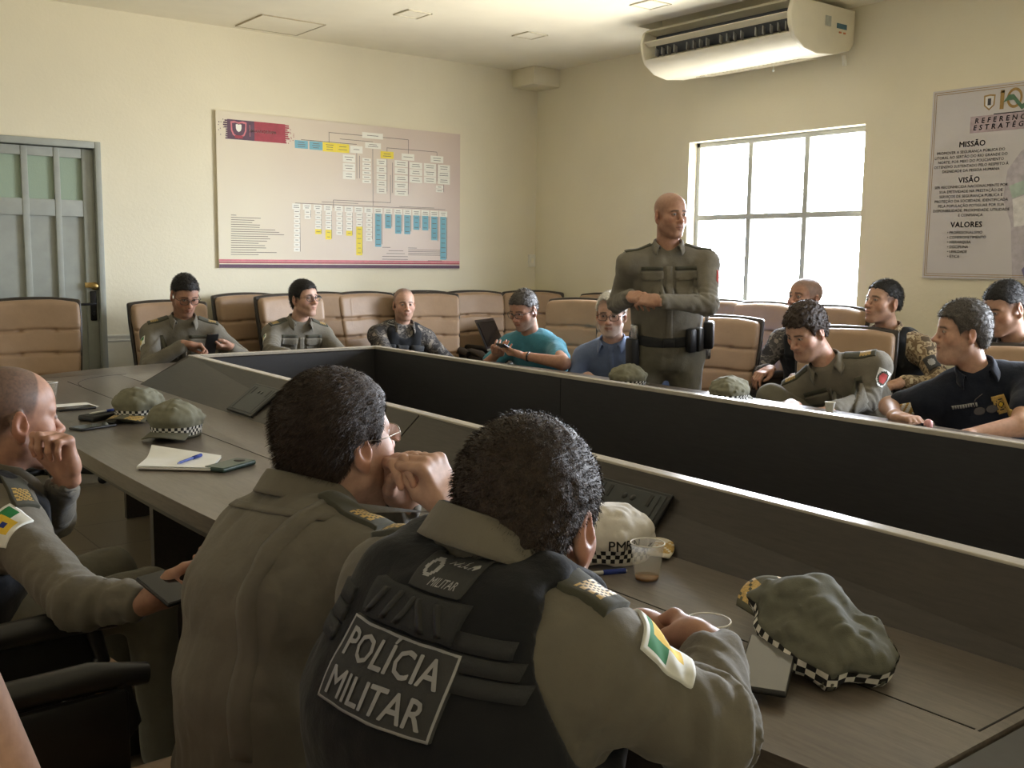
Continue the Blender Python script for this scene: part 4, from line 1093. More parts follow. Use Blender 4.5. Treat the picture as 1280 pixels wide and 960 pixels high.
for cx, ys, w, h_ in ((443, (280, 343, 403), 90, 56), (572, (290, 322, 352, 384, 416, 447), 62, 24), (680, (308, 360, 412, 463, 512), 72, 46), (823, (318, 370, 425, 478, 528), 95, 46), (930, (332, 382, 434), 92, 46), (1032, (340, 388, 437), 88, 46), (1133, (350, 397, 445), 88, 46), (1102, (488, 515), 52, 22)):
    for y in ys: boxpx(cx, y, w, h_, 'W', *A2, txt=1 if h_ < 30 else 2)
linepx(105, 100, 1150, 155, *A3)
cols = [113, 187, 262, 333, 408, 477, 547, 615, 683, 752, 822, 885, 948, 1010, 1073, 1135]
ends = [450, 212, 325, 360, 330, 335, 462, 365, 400, 278, 310, 310, 285, 290, 378, 500]; yel = {2: 292, 3: 297, 5: 302, 6: 268}
for i, x in enumerate(cols):
    y0 = 128+(x-113)/1022*54; boxpx(x, y0, 56, 40, 'W', *A3, txt=2); y = y0+36
    linepx(x+26, y0+24, x+26, ends[i]-8, *A3)
    while y < ends[i]-6:
        k = 'B' if i >= 8 else ('Y' if y > yel.get(i, 999) else 'W'); boxpx(x+(4 if i < 8 else 0), y, 42, 28 if k == 'W' else 34, k, *A3, txt=1); y += 33
for i, w in enumerate((25, 140, 110, 100, 137, 135, 208, 227, 250, 175, 185, 170, 130, 160, 165, 120, 215, 130)):
    y = 560+i*10.9; x, z = pxz(A1[1]+108/A1[0], A1[2]+y/A1[0]); x1, _ = pxz(A1[1]+(108+w)/A1[0], A1[2]+y/A1[0]); q4(x, x1, z-.0022, z+.0022, 'T')
for x0, y0, w in ((820, 712, 22), (850, 728, 40), (840, 741, 50), (820, 755, 70), (820, 768, 70), (942, 715, 24), (942, 724, 108), (942, 732, 100), (942, 740, 108), (942, 748, 98), (1035, 775, 40), (900, 520, 98), (535, 498, 92), (620, 202, 85)):
    x, z = pxz(A1[1]+x0/A1[0], A1[2]+y0/A1[0]); q4(x, x+w*.00345, z-.002, z+.002, 'T')
q4(px0, px1, pz0, pz0+.026, 'N'); q4(px0, px1, pz0+.034, pz0+.044, 'R'); q4(px0, px1, pz0+.046, pz0+.062, 'K')
# banner with crest and torn ends
S1 = (10.667, 265, 135)
xl, zt = pxz(265+200/10.667, 135+145/10.667); xr, _ = pxz(265+975/10.667, 135+220/10.667); _, zb = pxz(265+205/10.667, 135+410/10.667)
nb = 24
for i in range(nb):
    t = i/nb; k = 'N' if t < .42 else 'R'; x0 = xl+(xr-xl)*t; x1 = xl+(xr-xl)*(t+1/nb); q4(x0, x1, zb, zt, k, 1)
H_ = zt-zb
for s_, xx, kk in ((-1, xl, 'N'), (1, xr, 'R')):
    for i in range(9):
        z0 = zb+H_*i/9; w = random.uniform(.006, .034); q4(min(xx, xx+s_*w), max(xx, xx+s_*w), z0, z0+H_/13, kk, 1)
    for i in range(14): x = xx+s_*random.uniform(.01, .07); z = zb+H_*random.random(); q4(x, x+.006, z, z+.006, kk, 1)
cxm = xl+(xr-xl)*.19; czm = (zt+zb)/2
def shield(cx, cz, w, h_, k, lift):
    pts = [(-1, .9), (-.5, 1), (0, .86), (.5, 1), (1, .9), (.95, -.1), (.7, -.65), (0, -1), (-.7, -.65), (-.95, -.1)]
    b.mi = 1+keys.index(k); b.faces_from([(cx+p[0]*w, yq-.0005*lift, cz+p[1]*h_) for p in pts], [tuple(range(len(pts)))])
shield(cxm, czm, .062, H_*.44, 'K', 2); shield(cxm, czm, .05, H_*.35, 'N', 3); shield(cxm, czm+.012, .022, H_*.2, 'W', 4); q4(cxm-.03, cxm+.03, czm-.06, czm-.04, 'R', 4)
q4(xl+(xr-xl)*.375, xl+(xr-xl)*.385, zb+H_*.2, zt-H_*.2, 'K', 2)
tv, tf = text_geo('ORGANOGRAMA', .030, .01); b.mi = 1+keys.index('W'); b.faces_from([(xl+(xr-xl)*.60+x*.9, yq-.001, czm+y) for x, y in tv], tf)
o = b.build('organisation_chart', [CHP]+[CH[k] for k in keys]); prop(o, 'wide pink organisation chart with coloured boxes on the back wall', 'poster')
# ------------------------------------------------------------------ mission poster on the right wall
PP = plain('poster_paper', (200, 196, 198), .45, var=.03, scale=2); PT = plain('poster_text', (58, 55, 62), .6); PG = plain('poster_gold', (160, 128, 70), .5, var=.2); PM = plain('poster_mauve', (178, 162, 170), .6); PGR = plain('poster_green', (84, 120, 96), .6); PF1 = plain('poster_faded_uniform', (184, 178, 186), .6); PF2 = plain('poster_faded_green', (172, 190, 180), .6); PF3 = plain('poster_faded_indigo', (116, 112, 150), .6); PF4 = plain('poster_faded_white', (214, 212, 212), .6)
qy0, qy1, qz0, qz1 = 2.20, 3.453, 1.302, 2.407
pm = [PP, PT, PG, PM, PGR, PF1, PF2, PF3, PF4]; b = MB(); b.box((XB-.008, (qy0+qy1)/2, (qz0+qz1)/2), (.016, qy1-qy0, qz1-qz0))
def pq(pts, k, lift=1): b.mi = k; b.faces_from([(XB-.0165-.0006*lift, y, z) for y, z in pts], [tuple(range(len(pts)))])
def prect(y0, y1, z0, z1, k, lift=1): pq([(y1, z0), (y0, z0), (y0, z1), (y1, z1)], k, lift)
def ptext(t, y, z, size, k=1, bold=.0, al='CENTER', sp=1.0, lift=4, shear=0): 
    tv, tf = text_geo(t, size, bold, sp, al); b.mi = k; b.faces_from([(XB-.0165-.0006*lift, y-x-yy*shear, z+yy) for x, yy in tv], tf)
def yz(x, y): p = onx(x, y, XB-.016); return p[1], p[2]
# faded officer sleeve picture behind the text, with its flag patch
pq([(2.90, 1.31), (2.93, 1.62), (2.985, 1.76), (2.97, 1.92), (2.90, 2.02), (2.80, 2.08), (2.62, 2.10), (2.3, 2.08), (2.22, 1.9), (2.22, 1.31)], 5, 1)
pq([(2.955, 1.83), (2.76, 1.90), (2.40, 1.94), (2.40, 1.86), (2.74, 1.82), (2.93, 1.76)], 6, 2); pq([(2.93, 1.755), (2.74, 1.815), (2.40, 1.855), (2.40, 1.66), (2.76, 1.62), (2.91, 1.60)], 8, 2)
pq([(2.86, 1.80), (2.78, 1.84), (2.72, 1.82), (2.72, 1.74), (2.80, 1.72), (2.86, 1.74)], 2, 3); pq([(2.83, 1.785), (2.79, 1.81), (2.755, 1.79), (2.76, 1.755), (2.80, 1.745)], 7, 4)
pq([(2.83, 1.31), (2.85, 1.36), (2.70, 1.55), (2.55, 1.50), (2.50, 1.31)], 7, 3); pq([(2.80, 1.31), (2.82, 1.355), (2.69, 1.52), (2.57, 1.48), (2.53, 1.31)], 5, 4)
for ins in (.012, .024):
    y0, y1, z0, z1 = qy0+ins, qy1-ins, qz0+ins, qz1-ins; t = .003
    for a in ((y0, y1, z0, z0+t), (y0, y1, z1-t, z1), (y0, y0+t, z0, z1), (y1-t, y1, z0, z1)): prect(*a, 2, 2)
hy = 2.925
prect(2.70-.32, yz(1213, 155)[0], yz(1213, 166)[1]-.004, yz(1213, 148)[1]+.008, 3, 3)
ya_, za_ = yz(1219, 152.5); ptext('REFERENCIAL', ya_, za_+.003, .040, 1, .03, 'LEFT', 1.75, 5, .12)
ya_, za_ = yz(1217, 160.5); ptext('ESTRATÉGICO', ya_, za_, .040, 1, .03, 'LEFT', 1.75, 5, .12)
yl_, zl_ = yz(1237, 128)
pts = [(-1, .9), (0, 1), (1, .9), (.9, -.4), (0, -1), (-.9, -.4)]
pq([(yl_-p[0]*.034, zl_+p[1]*.045) for p in pts], 2, 2); pq([(yl_-p[0]*.026, zl_+p[1]*.036) for p in pts], 8, 3); prect(yl_-.010, yl_+.010, zl_-.016, zl_+.022, 1, 4)
prect(yl_-.085, yl_-.062, zl_-.045, zl_+.06, 2, 3); pq([(yl_-.055, zl_+.045), (yl_-.085, zl_+.06), (yl_-.085, zl_+.045)], 2, 3)
def ring(cy, cz, r, w, k, lift, a0=0, a1=360, n=28):
    for i in range(n):
        t0, t1 = math.radians(a0+(a1-a0)*i/n), math.radians(a0+(a1-a0)*(i+1)/n); pq([(cy-r*math.cos(t0)*.8, cz+r*math.sin(t0)), (cy-(r+w)*math.cos(t0)*.8, cz+(r+w)*math.sin(t0)), (cy-(r+w)*math.cos(t1)*.8, cz+(r+w)*math.sin(t1)), (cy-r*math.cos(t1)*.8, cz+r*math.sin(t1))], k, lift)
ring(yl_-.145, zl_+.01, .040, .016, 2, 4); ring(yl_-.245, zl_+.01, .040, .016, 2, 4)
pq([(yl_-.08, zl_-.01), (yl_-.11, zl_+.03), (yl_-.14, zl_+.03), (yl_-.19, zl_-.03), (yl_-.30, zl_+.05), (yl_-.30, zl_+.02), (yl_-.19, zl_-.06), (yl_-.14, zl_), (yl_-.11, zl_)], 4, 6)
prect(yl_-.30, yl_-.03, zl_-.072, zl_-.066, 1, 3)
def para(head, hx, hy_, lines, y0, y1, size, al='CENTER', lx=None):
    y, z = yz(hx, hy_); ptext(head, y, z, .045, 1, .022, sp=1.05)
    for i, t in enumerate(lines):
        px = lx if lx else 1213; yy, zz = yz(px, y0+(y1-y0)*i/max(1, len(lines)-1)); ptext(t, yy, zz, size, 1, .006, al, 1.02)
para('MISSÃO', 1215.5, 180, ['PROMOVER A SEGURANÇA PÚBLICA DO', 'LITORAL AO SERTÃO DO RIO GRANDE DO', 'NORTE, POR MEIO DO POLICIAMENTO', 'OSTENSIVO SUSTENTADO PELO RESPEITO À', 'DIGNIDADE DA PESSOA HUMANA'], 189.5, 213, .0222)
para('VISÃO', 1211.5, 225, ['SER RECONHECIDA NACIONALMENTE POR', 'SUA EFETIVIDADE NA PRESTAÇÃO DE', 'SERVIÇOS DE SEGURANÇA PÚBLICA E', 'PROTEÇÃO DA SOCIEDADE, IDENTIFICADA', 'PELA POPULAÇÃO POTIGUAR POR SUA', 'DISPONIBILIDADE, PROXIMIDADE, UTILIDADE', 'E CONFIANÇA'], 233, 269, .0222)
para('VALORES', 1208, 281, ['• PROFISSIONALISMO', '• COMPROMETIMENTO', '• HIERARQUIA', '• DISCIPLINA', '• LEALDADE', '• ÉTICA'], 291, 320.5, .0225, 'LEFT', 1184)
o = b.build('mission_poster', pm); prop(o, 'pale poster with mission, vision and values text on the right wall', 'poster')

# ------------------------------------------------------------------ conference table
def desk_mat(name, c1, c2, rough, bump=.1):
    s = NT(name); v = s.coord(); n = s.noise(9, 6, v, (14, 1.4, 14), .65); n2 = s.noise(3, 3, v)
    mx = s.n('ShaderNodeMath', operation='MULTIPLY_ADD'); s.l(n2, mx.inputs[0]); mx.inputs[1].default_value = .35; s.l(n, mx.inputs[2])
    s.l(s.ramp(mx.outputs[0], [(.45, srgb(*c1)), (.85, srgb(*c2))]), s.b.inputs['Base Color']); s.set(Roughness=rough, Specular_IOR_Level=.5); s.bump(s.noise(30, 5, v, (20, 2, 20)), bump, .002); return s.m
TOP = desk_mat('table_top_wood', (80, 73, 66), (106, 97, 88), .31); DARK = desk_mat('table_dark_panel', (48, 43, 40), (62, 56, 52), .42, .05); INNER = desk_mat('table_inner_panel', (39, 38, 40), (48, 47, 49), .5, .05); RIM = desk_mat('table_rim', (165, 158, 146), (185, 178, 166), .22, .02); GAP = plain('table_gap', (22, 20, 18), .8); SOCK = plain('socket_box_dark', (52, 56, 58), .4)
table = empty('conference_table', (2.37, 2.9, 0), 0, 'long dark brown U shaped conference table with raised sloped inner panels', 'table')
tl = (-2.37, -2.9, 0)
def tb(mb, name, mat, **k):
    o = mb.build(name, mat, table, **k); o.location = tl; return o
edge = lambda y: .905+.028*(y-3.2)**2*(1 if y < 3.2 else .55)
TZ, TH = .75, .045
ys = np.linspace(.655, 5.05, 30)
near = [(edge(y), y) for y in ys]+[(.985, 5.25), (1.06, 5.45), (1.16, 5.62)]
arcx = np.linspace(1.3, 3.44, 22); arc = [(x, 6.05-.25*(x-2.37)**2) for x in arcx]
far = [(4.74-x, y) for x, y in near[::-1]]
b = MB(); b.prism([(1.66, .655)]+near+[(1.66, 5.64)], TZ-TH, TZ, bev=.006); tb(b, 'near_desktop', [TOP], smooth_angle=40)
b = MB(); b.prism([(x, y) for x, y in ([(3.08, .655), (3.08, 5.64)]+far)], TZ-TH, TZ, bev=.006); tb(b, 'far_desktop', [TOP], smooth_angle=40)
b = MB(); b.prism([(1.162, 5.622), (1.66, 5.642), (1.66, 5.10), (3.08, 5.10), (3.08, 5.642), (3.578, 5.622)]+arc[::-1], TZ-TH, TZ-.0004, bev=.005); tb(b, 'end_desktop', [TOP], smooth_angle=40)
def apron(path, name):
    b = MB(); n = len(path)
    for i in range(n-1):
        a, c = V(*path[i]), V(*path[i+1]); d = nrm(np.append(c-a, 0)); m = (a+c)/2; L = np.linalg.norm(c-a)+.004
        b.box((m[0], m[1], TZ-TH-.018), (L, .03, .036), Matrix.Rotation(math.atan2(d[1], d[0]), 3, 'Z'))
    tb(b, name, [DARK])
apron([(x+.05, y) for x, y in near], 'near_edge_band'); apron([(x-.05, y) for x, y in far], 'far_edge_band')
b = MB()
for x0, x1, y0, y1 in ((1.3515, 1.3545, .68, 5.4), (1.3515, 1.66, .672, .675), (3.3855, 3.3885, .68, 5.4)): b.box(((x0+x1)/2, (y0+y1)/2, TZ+.0002), (x1-x0, y1-y0, .0012))
b.tube([(1.352-.0+.03*math.cos(t)*0+(1.36+.36*(1-math.cos(t))-1.352), 5.18+.40*math.sin(t), TZ-.0003) for t in np.linspace(0, 1.5, 18)], .0016, 5); tb(b, 'seam', [GAP])
def rimx(y): return 1.72+(y-.8)*.029
yj = 2.783; rz_ = .889; tk = .022; ry1 = 5.005
def slope(y0, y1, name, mir=False, ye=None):
    X = (lambda x: 4.74-x) if mir else (lambda x: x); rimx = (lambda y: 1.805) if mir else globals()['rimx']; ye = y1 if ye is None else ye
    vs = [(X(1.62), y0, TZ-.02), (X(1.62), y0, TZ), (X(rimx(y0)), y0, rz_), (X(rimx(y0)+.02), y0, rz_-.01), (X(1.68), y0, TZ-.02), (X(1.62), ye, TZ-.02), (X(1.62), ye, TZ), (X(rimx(y1)), y1, rz_), (X(rimx(y1)+.02), y1, rz_-.01), (X(1.68), ye, TZ-.02)]
    fs = [(0, 1, 2, 3, 4), (9, 8, 7, 6, 5)]+[(i, i+5, (i+1) % 5+5, (i+1) % 5) for i in range(5)]
    b = MB(); b.faces_from(vs, fs); tb(b, name, [DARK])
slope(.35, yj-.004, 'near_sloped_panel'); slope(yj+.004, ry1, 'near_sloped_panel', ye=5.115); slope(.35, yj, 'far_sloped_panel', True); slope(yj+.004, ry1, 'far_sloped_panel', True, ye=5.115)
b = MB(); b.faces_from([(1.62, 5.115, TZ), (3.12, 5.115, TZ), (2.935, ry1+.04, rz_), (rimx(ry1), ry1+.04, rz_), (1.62, 5.08, TZ-.02), (3.12, 5.08, TZ-.02), (2.935, ry1+.01, rz_-.01), (rimx(ry1), ry1+.01, rz_-.01)], [(1, 0, 3, 2), (4, 5, 6, 7), (0, 1, 5, 4), (1, 2, 6, 5), (2, 3, 7, 6), (3, 0, 4, 7)]); tb(b, 'end_sloped_panel', [DARK])
def rimstrip(p0, p1, w, name):
    b = MB(); a, c = V(*p0), V(*p1); d = c-a; b.box((a+c)/2, (np.linalg.norm(d), w, .016), Matrix.Rotation(math.atan2(d[1], d[0]), 3, 'Z'), .003); tb(b, name, [RIM])
rw = .040
rimstrip((rimx(.35)+.018, .35, rz_-.006), (rimx(ry1)+.018, ry1+.04, rz_-.006), rw, 'near_rim'); rimstrip((2.915, .35, rz_-.006), (2.915, ry1+.04, rz_-.006), rw, 'far_rim'); rimstrip((rimx(ry1), ry1+.03, rz_-.0065), (2.915, ry1+.03, rz_-.0065), rw, 'end_rim')
def panel(p0, p1, z0, z1, name, mat, t=.02):
    b = MB(); a, c = V(*p0), V(*p1); d = c-a; b.box(((a[0]+c[0])/2, (a[1]+c[1])/2, (z0+z1)/2), (np.linalg.norm(d), t, z1-z0), Matrix.Rotation(math.atan2(d[1], d[0]), 3, 'Z')); tb(b, name, [mat])
panel((rimx(.35)+.024, .35), (rimx(ry1)+.024, ry1+.03), .03, rz_-.014, 'near_inner_panel', INNER); panel((2.909, .35), (2.909, 3.4), .03, rz_-.014, 'far_inner_panel', INNER); panel((2.909, 3.404), (2.909, ry1+.03), .03, rz_-.014, 'far_inner_panel', INNER); panel((rimx(ry1), ry1+.024), (2.909, ry1+.024), .03, rz_-.014, 'end_inner_panel', INNER)
for x in (1.30, 4.74-1.30): panel((x, .71), (x, 3.39), .02, TZ-TH, 'modesty_panel', DARK, .03)
for x in (1.30, 4.74-1.30):
    for y in (.69, 3.40): b = MB(); b.box((x+(.17 if y < 1 else 0)*(1 if x < 2 else -1), y, .355), (.40, .035, .70)); tb(b, 'support_panel', [DARK])
b = MB(); b.box((2.37, 5.42, .355), (1.5, .035, .70)); tb(b, 'end_support_panel', [DARK])
b = MB(); b.faces_from([(.86, .648, TZ-.004), (1.64, .648, TZ-.004), (1.64, .25, TZ-.03), (.80, .25, TZ-.03), (.86, .648, TZ-.04), (1.64, .648, TZ-.04), (1.64, .25, TZ-.07), (.80, .25, TZ-.07)], [(0, 1, 2, 3), (7, 6, 5, 4), (0, 4, 5, 1), (1, 5, 6, 2), (2, 6, 7, 3), (3, 7, 4, 0)]); tb(b, 'end_leaf', [plain('end_leaf_grey', (62, 62, 66), .5)])
for y0, y1, lab in ((1.60, 1.84, 'dark socket box with two round outlets in the sloped panel'), (3.785, 4.035, 'dark socket box')):
    yc = (y0+y1)/2; x0, x1 = 1.62, rimx(yc); L = math.hypot(x1-x0, .139); ang = math.atan2(.139, x1-x0)
    def SP(s_, y, o_): t = s_/L; return (x0+(x1-x0)*t-math.sin(ang)*o_, y, TZ+.139*t+math.cos(ang)*o_)
    Rm = Matrix.Rotation(-ang, 3, 'Y'); w = L*.70; c_ = L*.40
    b = MB(); b.box(SP(c_, yc, .003), (w, y1-y0, .010), Rm, .003); box_ = tb(b, 'socket_box', [GAP if False else BLACKP])
    b = MB(); b.box(SP(c_, yc, .0075), (w*.86, (y1-y0)*.90, .004), Rm, .001); b.build('socket_lid', [SOCK], box_)
    for yy in (-.014, .014): b = MB(); b.lathe([(0, .0012), (.0085, .0012), (.0085, 0)], 16, Matrix.Translation(SP(c_+w*.24, yc+yy, .0095)) @ Rm.to_4x4()); b.build('outlet', [BLACKP], box_)
    for yy in (-.068, .068): b = MB(); b.box(SP(c_+w*.26, yc+yy, .0098), (w*.24, .010, .0016), Rm); b.build('latch', [BLACKP], box_)
    for yy in (-.092, .092): b = MB(); b.box(SP(c_, yc+yy, .0098), (w*.8, .003, .001), Rm); b.build('lid_edge', [BLACKP], box_)

# ------------------------------------------------------------------ chairs
G1, G2, G3 = 'tan leather chairs by the back wall', 'tan leather chairs at the table', 'tan leather chairs along the window wall'
chair(1.50, 6.48, 186, 'empty tan leather chair in front of the grey door', G1)
chair(2.38, 6.56, 182, 'tan leather chair of the man looking down at his phone near the door', G2).scale = (1, 1, .97)
chair(3.06, 6.76, 176, 'tan leather chair against the back wall, left behind the man with gold shoulder tabs', G1)
chair(3.60, 6.76, 184, 'tan leather chair against the back wall, right behind the man with gold shoulder tabs', G1)
chair(3.26, 6.50, 178, 'tan leather chair of the man in glasses with gold shoulder tabs', G2)
chair(4.00, 6.74, 180, 'tan leather chair at the back wall, left of the man in a black vest', G1)
chair(4.56, 6.78, 182, 'tan leather chair at the back wall, mostly hidden behind the man in a black vest', G1)
chair(4.34, 6.52, 196, 'tan leather chair of the man in a black vest at the back wall', G2)
chair(4.92, 6.66, 192, 'empty tan leather chair with an open laptop on it near the back corner', G1)
chair(5.28, 6.60, 222, 'empty tan leather chair in the back corner, beside the chair with the laptop', G3)
chair(4.52, 5.36, 250, 'tan leather chair of the man in the teal shirt', G2)
chair(5.38, 6.08, 258, 'tan leather chair by the window wall, left behind the white-haired man', G3)
chair(4.46, 4.66, 240, 'tan leather chair of the white-haired man', G2)
chair(4.52, 4.04, 246, 'empty tan leather chair just right of the standing man', G2).scale = (1, 1, .95)
chair(5.36, 4.50, 268, "tan leather chair below the window, seen just above the empty chair's back", G3)
chair(5.36, 3.98, 268, 'tan leather chair of the man half hidden behind the officer looking down', G3)
chair(4.52, 3.13, 244, 'tan leather chair of the officer looking down', G2).scale = (1, 1, .94)
chair(4.58, 2.26, 250, 'tan leather chair of the man in the navy polo shirt', G2).scale = (1, 1, .91)
chair(.36, 2.40, 84, 'tan leather chair of the bald man with his hand to his chin', G2)
chair(.36, 1.52, 88, 'black-armed chair of the man with clasped hands and glasses', G2)
chair(.36, .84, 88, 'chair of the man with the lettered black vest', G2)
# ------------------------------------------------------------------ things on the table
R3 = lambda ax, d: Matrix.Rotation(math.radians(d), 3, ax)
CAPC = plain('cap_olive', (112, 110, 92), .9, bump=.3, bscale=500); CAPV = plain('cap_visor_olive', (88, 86, 70), .9); CAPG = plain('cap_grey_cloth', (96, 96, 84), .9, bump=.3, bscale=500)
GC = 'olive field caps with a chequered band'
cap_mesh((1.255, 3.58, TZ), 222, 'olive field cap with plain visor and chequered band, beside the notepad', CAPC, CAPV, GC, seed=5)
cap_mesh((1.275, 4.05, TZ), 225, 'olive field cap with gold embroidered visor, behind the plain-visored cap', CAPC, CAPV, GC, gold=True, seed=9)
cap_mesh((1.500, 1.585, TZ), 100, 'white cap with black letters and chequered band beside the plastic cup', WHITECLOTH, plain('cap_visor_white', (214, 206, 190), .8), None, gold=True, seed=3, text=('PMRN', .030, 1.75, .050), s=.94)
cap_mesh((1.385, .985, TZ+.024), 24, 'crumpled grey-green cap with gold braid visor, under the leaning tablet', CAPG, CAPV, GC, gold=True, seed=12, slump=1.0, squash=.5, tilt=(math.radians(14), 0, 0))
cap_mesh((3.60, 3.70, TZ), 60, 'olive cap lying on the far desk in front of the standing man', CAPC, CAPV, GC, seed=21, squash=.9)
cap_mesh((3.62, 3.06, TZ), 70, 'olive cap lying on the far desk beside the raised knee', CAPC, CAPV, GC, seed=22, squash=.9)
cup_obj((1.455, 1.427, TZ), 'clear plastic cup with coffee dregs beside the white cap'); cup_obj(tuple(onz(884, 834, TZ)), 'clear plastic cup half hidden behind the hands'); cup_obj((1.118, 4.77, TZ), 'clear plastic cup at the far left end of the table', dregs=True); cup_obj((3.73, 2.60, TZ), 'white plastic cup on the far desk in front of the officer looking down', .62, False, white=True)
PAPER = plain('paper_white', (232, 232, 228), .7, var=.02)
def sheet(name, pts, z, lift, mat, label, cat, n=12, t=.002):
    a, b_, c, d = [V(*p) for p in pts]; vs = []
    for k in (1, 0):
        for i in range(n+1):
            for j in range(n+1):
                u, v = i/n, j/n; p = (a*(1-u)+b_*u)*(1-v)+(d*(1-u)+c*u)*v; vs.append((p[0], p[1], z+k*t+lift(u, v)))
    N = (n+1)**2; fs = []
    for i in range(n):
        for j in range(n):
            q = (i*(n+1)+j, (i+1)*(n+1)+j, (i+1)*(n+1)+j+1, i*(n+1)+j+1); fs.append(q); fs.append(tuple(N+k for k in q[::-1]))
    for i in range(n):
        for p, q in ((i*(n+1), (i+1)*(n+1)), ((i+1)*(n+1)+n, i*(n+1)+n), (i+1, i), (n*(n+1)+i, n*(n+1)+i+1)): fs.append((p, q, q+N, p+N))
    b = MB(); fl = b.faces_from(vs, fs)
    for f in fl: f.smooth = True
    return prop(b.build(name, [mat], smooth_angle=40), label, cat)
note = sheet('notepad', [(.955, 3.075), (1.125, 2.925), (1.225, 3.09), (1.055, 3.24)], TZ, lambda u, v: .004, PAPER, 'white notepad lying near the table edge under the blue pen', 'notepad', t=.006)
sheet('loose_sheet', [(.958, 3.078), (1.127, 2.928), (1.227, 3.093), (1.057, 3.243)], TZ+.011, lambda u, v: .035*max(0, v-.55)**2*4*(1-u)+.001, PAPER, 'curling white top sheet on the notepad', 'paper sheet', t=.0006)
pen((1.060, 3.02, TZ+.018), (1.165, 3.10, TZ+.020), plain('pen_blue', (70, 92, 170), .3), 'blue pen lying on the white notepad', 'pens on the table')
phone_mesh('mobile_phone', (1.20, 2.955, TZ), .076, .155, .014, plain('phone_green', (44, 66, 58), .4), plain('phone_green_back', (50, 74, 64), .35), rz(-62), 'dark green phone lying back up near the table edge', None, True)
sheet('paper_pad', [(1.05, 4.60), (1.06, 4.45), (1.235, 4.45), (1.225, 4.60)], TZ, lambda u, v: 0, PAPER, 'white paper slip beside the plastic cup at the far left', 'paper', n=4)
phone_mesh('mobile_phone', (1.135, 4.43, TZ), .072, .15, .009, BLACKP, SCREEN, rz(-84), 'black phone lying against the white paper slip')
phone_mesh('mobile_phone', (1.065, 3.92, TZ), .075, .155, .009, BLACKP, SCREEN, rz(-70), 'black phone nearest the olive cap with gold visor, silver rim')
phone_mesh('wallet', (1.15, 4.12, TZ), .085, .15, .02, BLACKP, WEB, rz(-65), 'black wallet lying under the blue and white pen', None, False, 'wallet')
pen((1.10, 4.10, TZ+.026), (1.225, 4.17, TZ+.026), WHITEP, 'blue and white pen lying on the black wallet', 'pens on the table')
pen((1.325, 1.535, TZ+.005), (1.455, 1.485, TZ+.005), plain('pen_clear', (190, 190, 186), .2), 'clear pen lying beside the white cap', 'pens on the table')
# tablet leaning on the crumpled cap
ca = onz(950, 862, .775); cb = onz(968, 796, .800); uy = nrm(cb-ca); ux = nrm(np.cross(uy, V(0, 0, 1))); uz = np.cross(ux, uy); cx = (ca+cb)/2
Rt = Matrix([[ux[i], uy[i], uz[i]] for i in range(3)])
phone_mesh('mobile_phone', tuple(cx-uz*.010), .076, .158, .010, BLACKP, plain('phone_grey_glass', (118, 118, 116), .06, var=.02), Rt, 'large phone with pale screen leaning on the crumpled cap')
phone_mesh('mobile_phone', (1.42, 2.42, TZ), .075, .16, .010, BLACKP, SCREEN, rz(-30), 'black phone lying behind the clasped hands')
phone_mesh('mobile_phone', (3.70, 2.22, TZ), .075, .16, .012, BLACKP, SCREEN, rz(15), 'black phone on the far desk in front of the navy polo shirt'); pen((3.69, 2.12, TZ+.006), (3.67, 1.97, TZ+.006), BLACKP, 'black pen on the far desk in front of the navy polo shirt', 'pens on the table')
b = MB(); b.lathe([(0, 0), (.014, 0), (.017, .012), (.015, .03), (.006, .036), (0, .036)], 20); o = b.build('bottle_cap', [plain('pink_plastic', (205, 150, 150), .4)], None, (3.72, 2.14, TZ)); prop(o, 'small pink bottle cap beside the black phone on the far desk', 'bottle cap')
# laptop on the empty corner chair
lp = empty('laptop', (5.0, 6.50, .652), math.radians(30), 'open dark laptop resting on the arms of the empty corner chair', 'laptop')
b = MB(); b.box((0, 0, .010), (.36, .25, .018), bev=.005); b.build('keyboard_base', [plain('laptop_silver', (170, 172, 175), .4)], lp, smooth_angle=40)
b = MB(); b.box((0, .125+.055, .13), (.36, .010, .25), R3('X', -25), .004); b.build('lid', [plain('laptop_dark', (42, 34, 32), .35)], lp, smooth_angle=40)
b = MB(); b.box((0, .118+.05, .13), (.33, .004, .21), R3('X', -25)); b.build('screen', [SCREEN], lp)

# ------------------------------------------------------------------ people
def up(p, dz): return V(p[0], p[1], p[2]+dz)
SK1, SK2, SK3 = (180, 143, 122), (168, 128, 107), (190, 153, 133)
HM = lambda m, **k: {**dict(mat=m, n=3500, len=.009, w=.0008, lean=(0, -.2, -.5)), **k}
people = {}
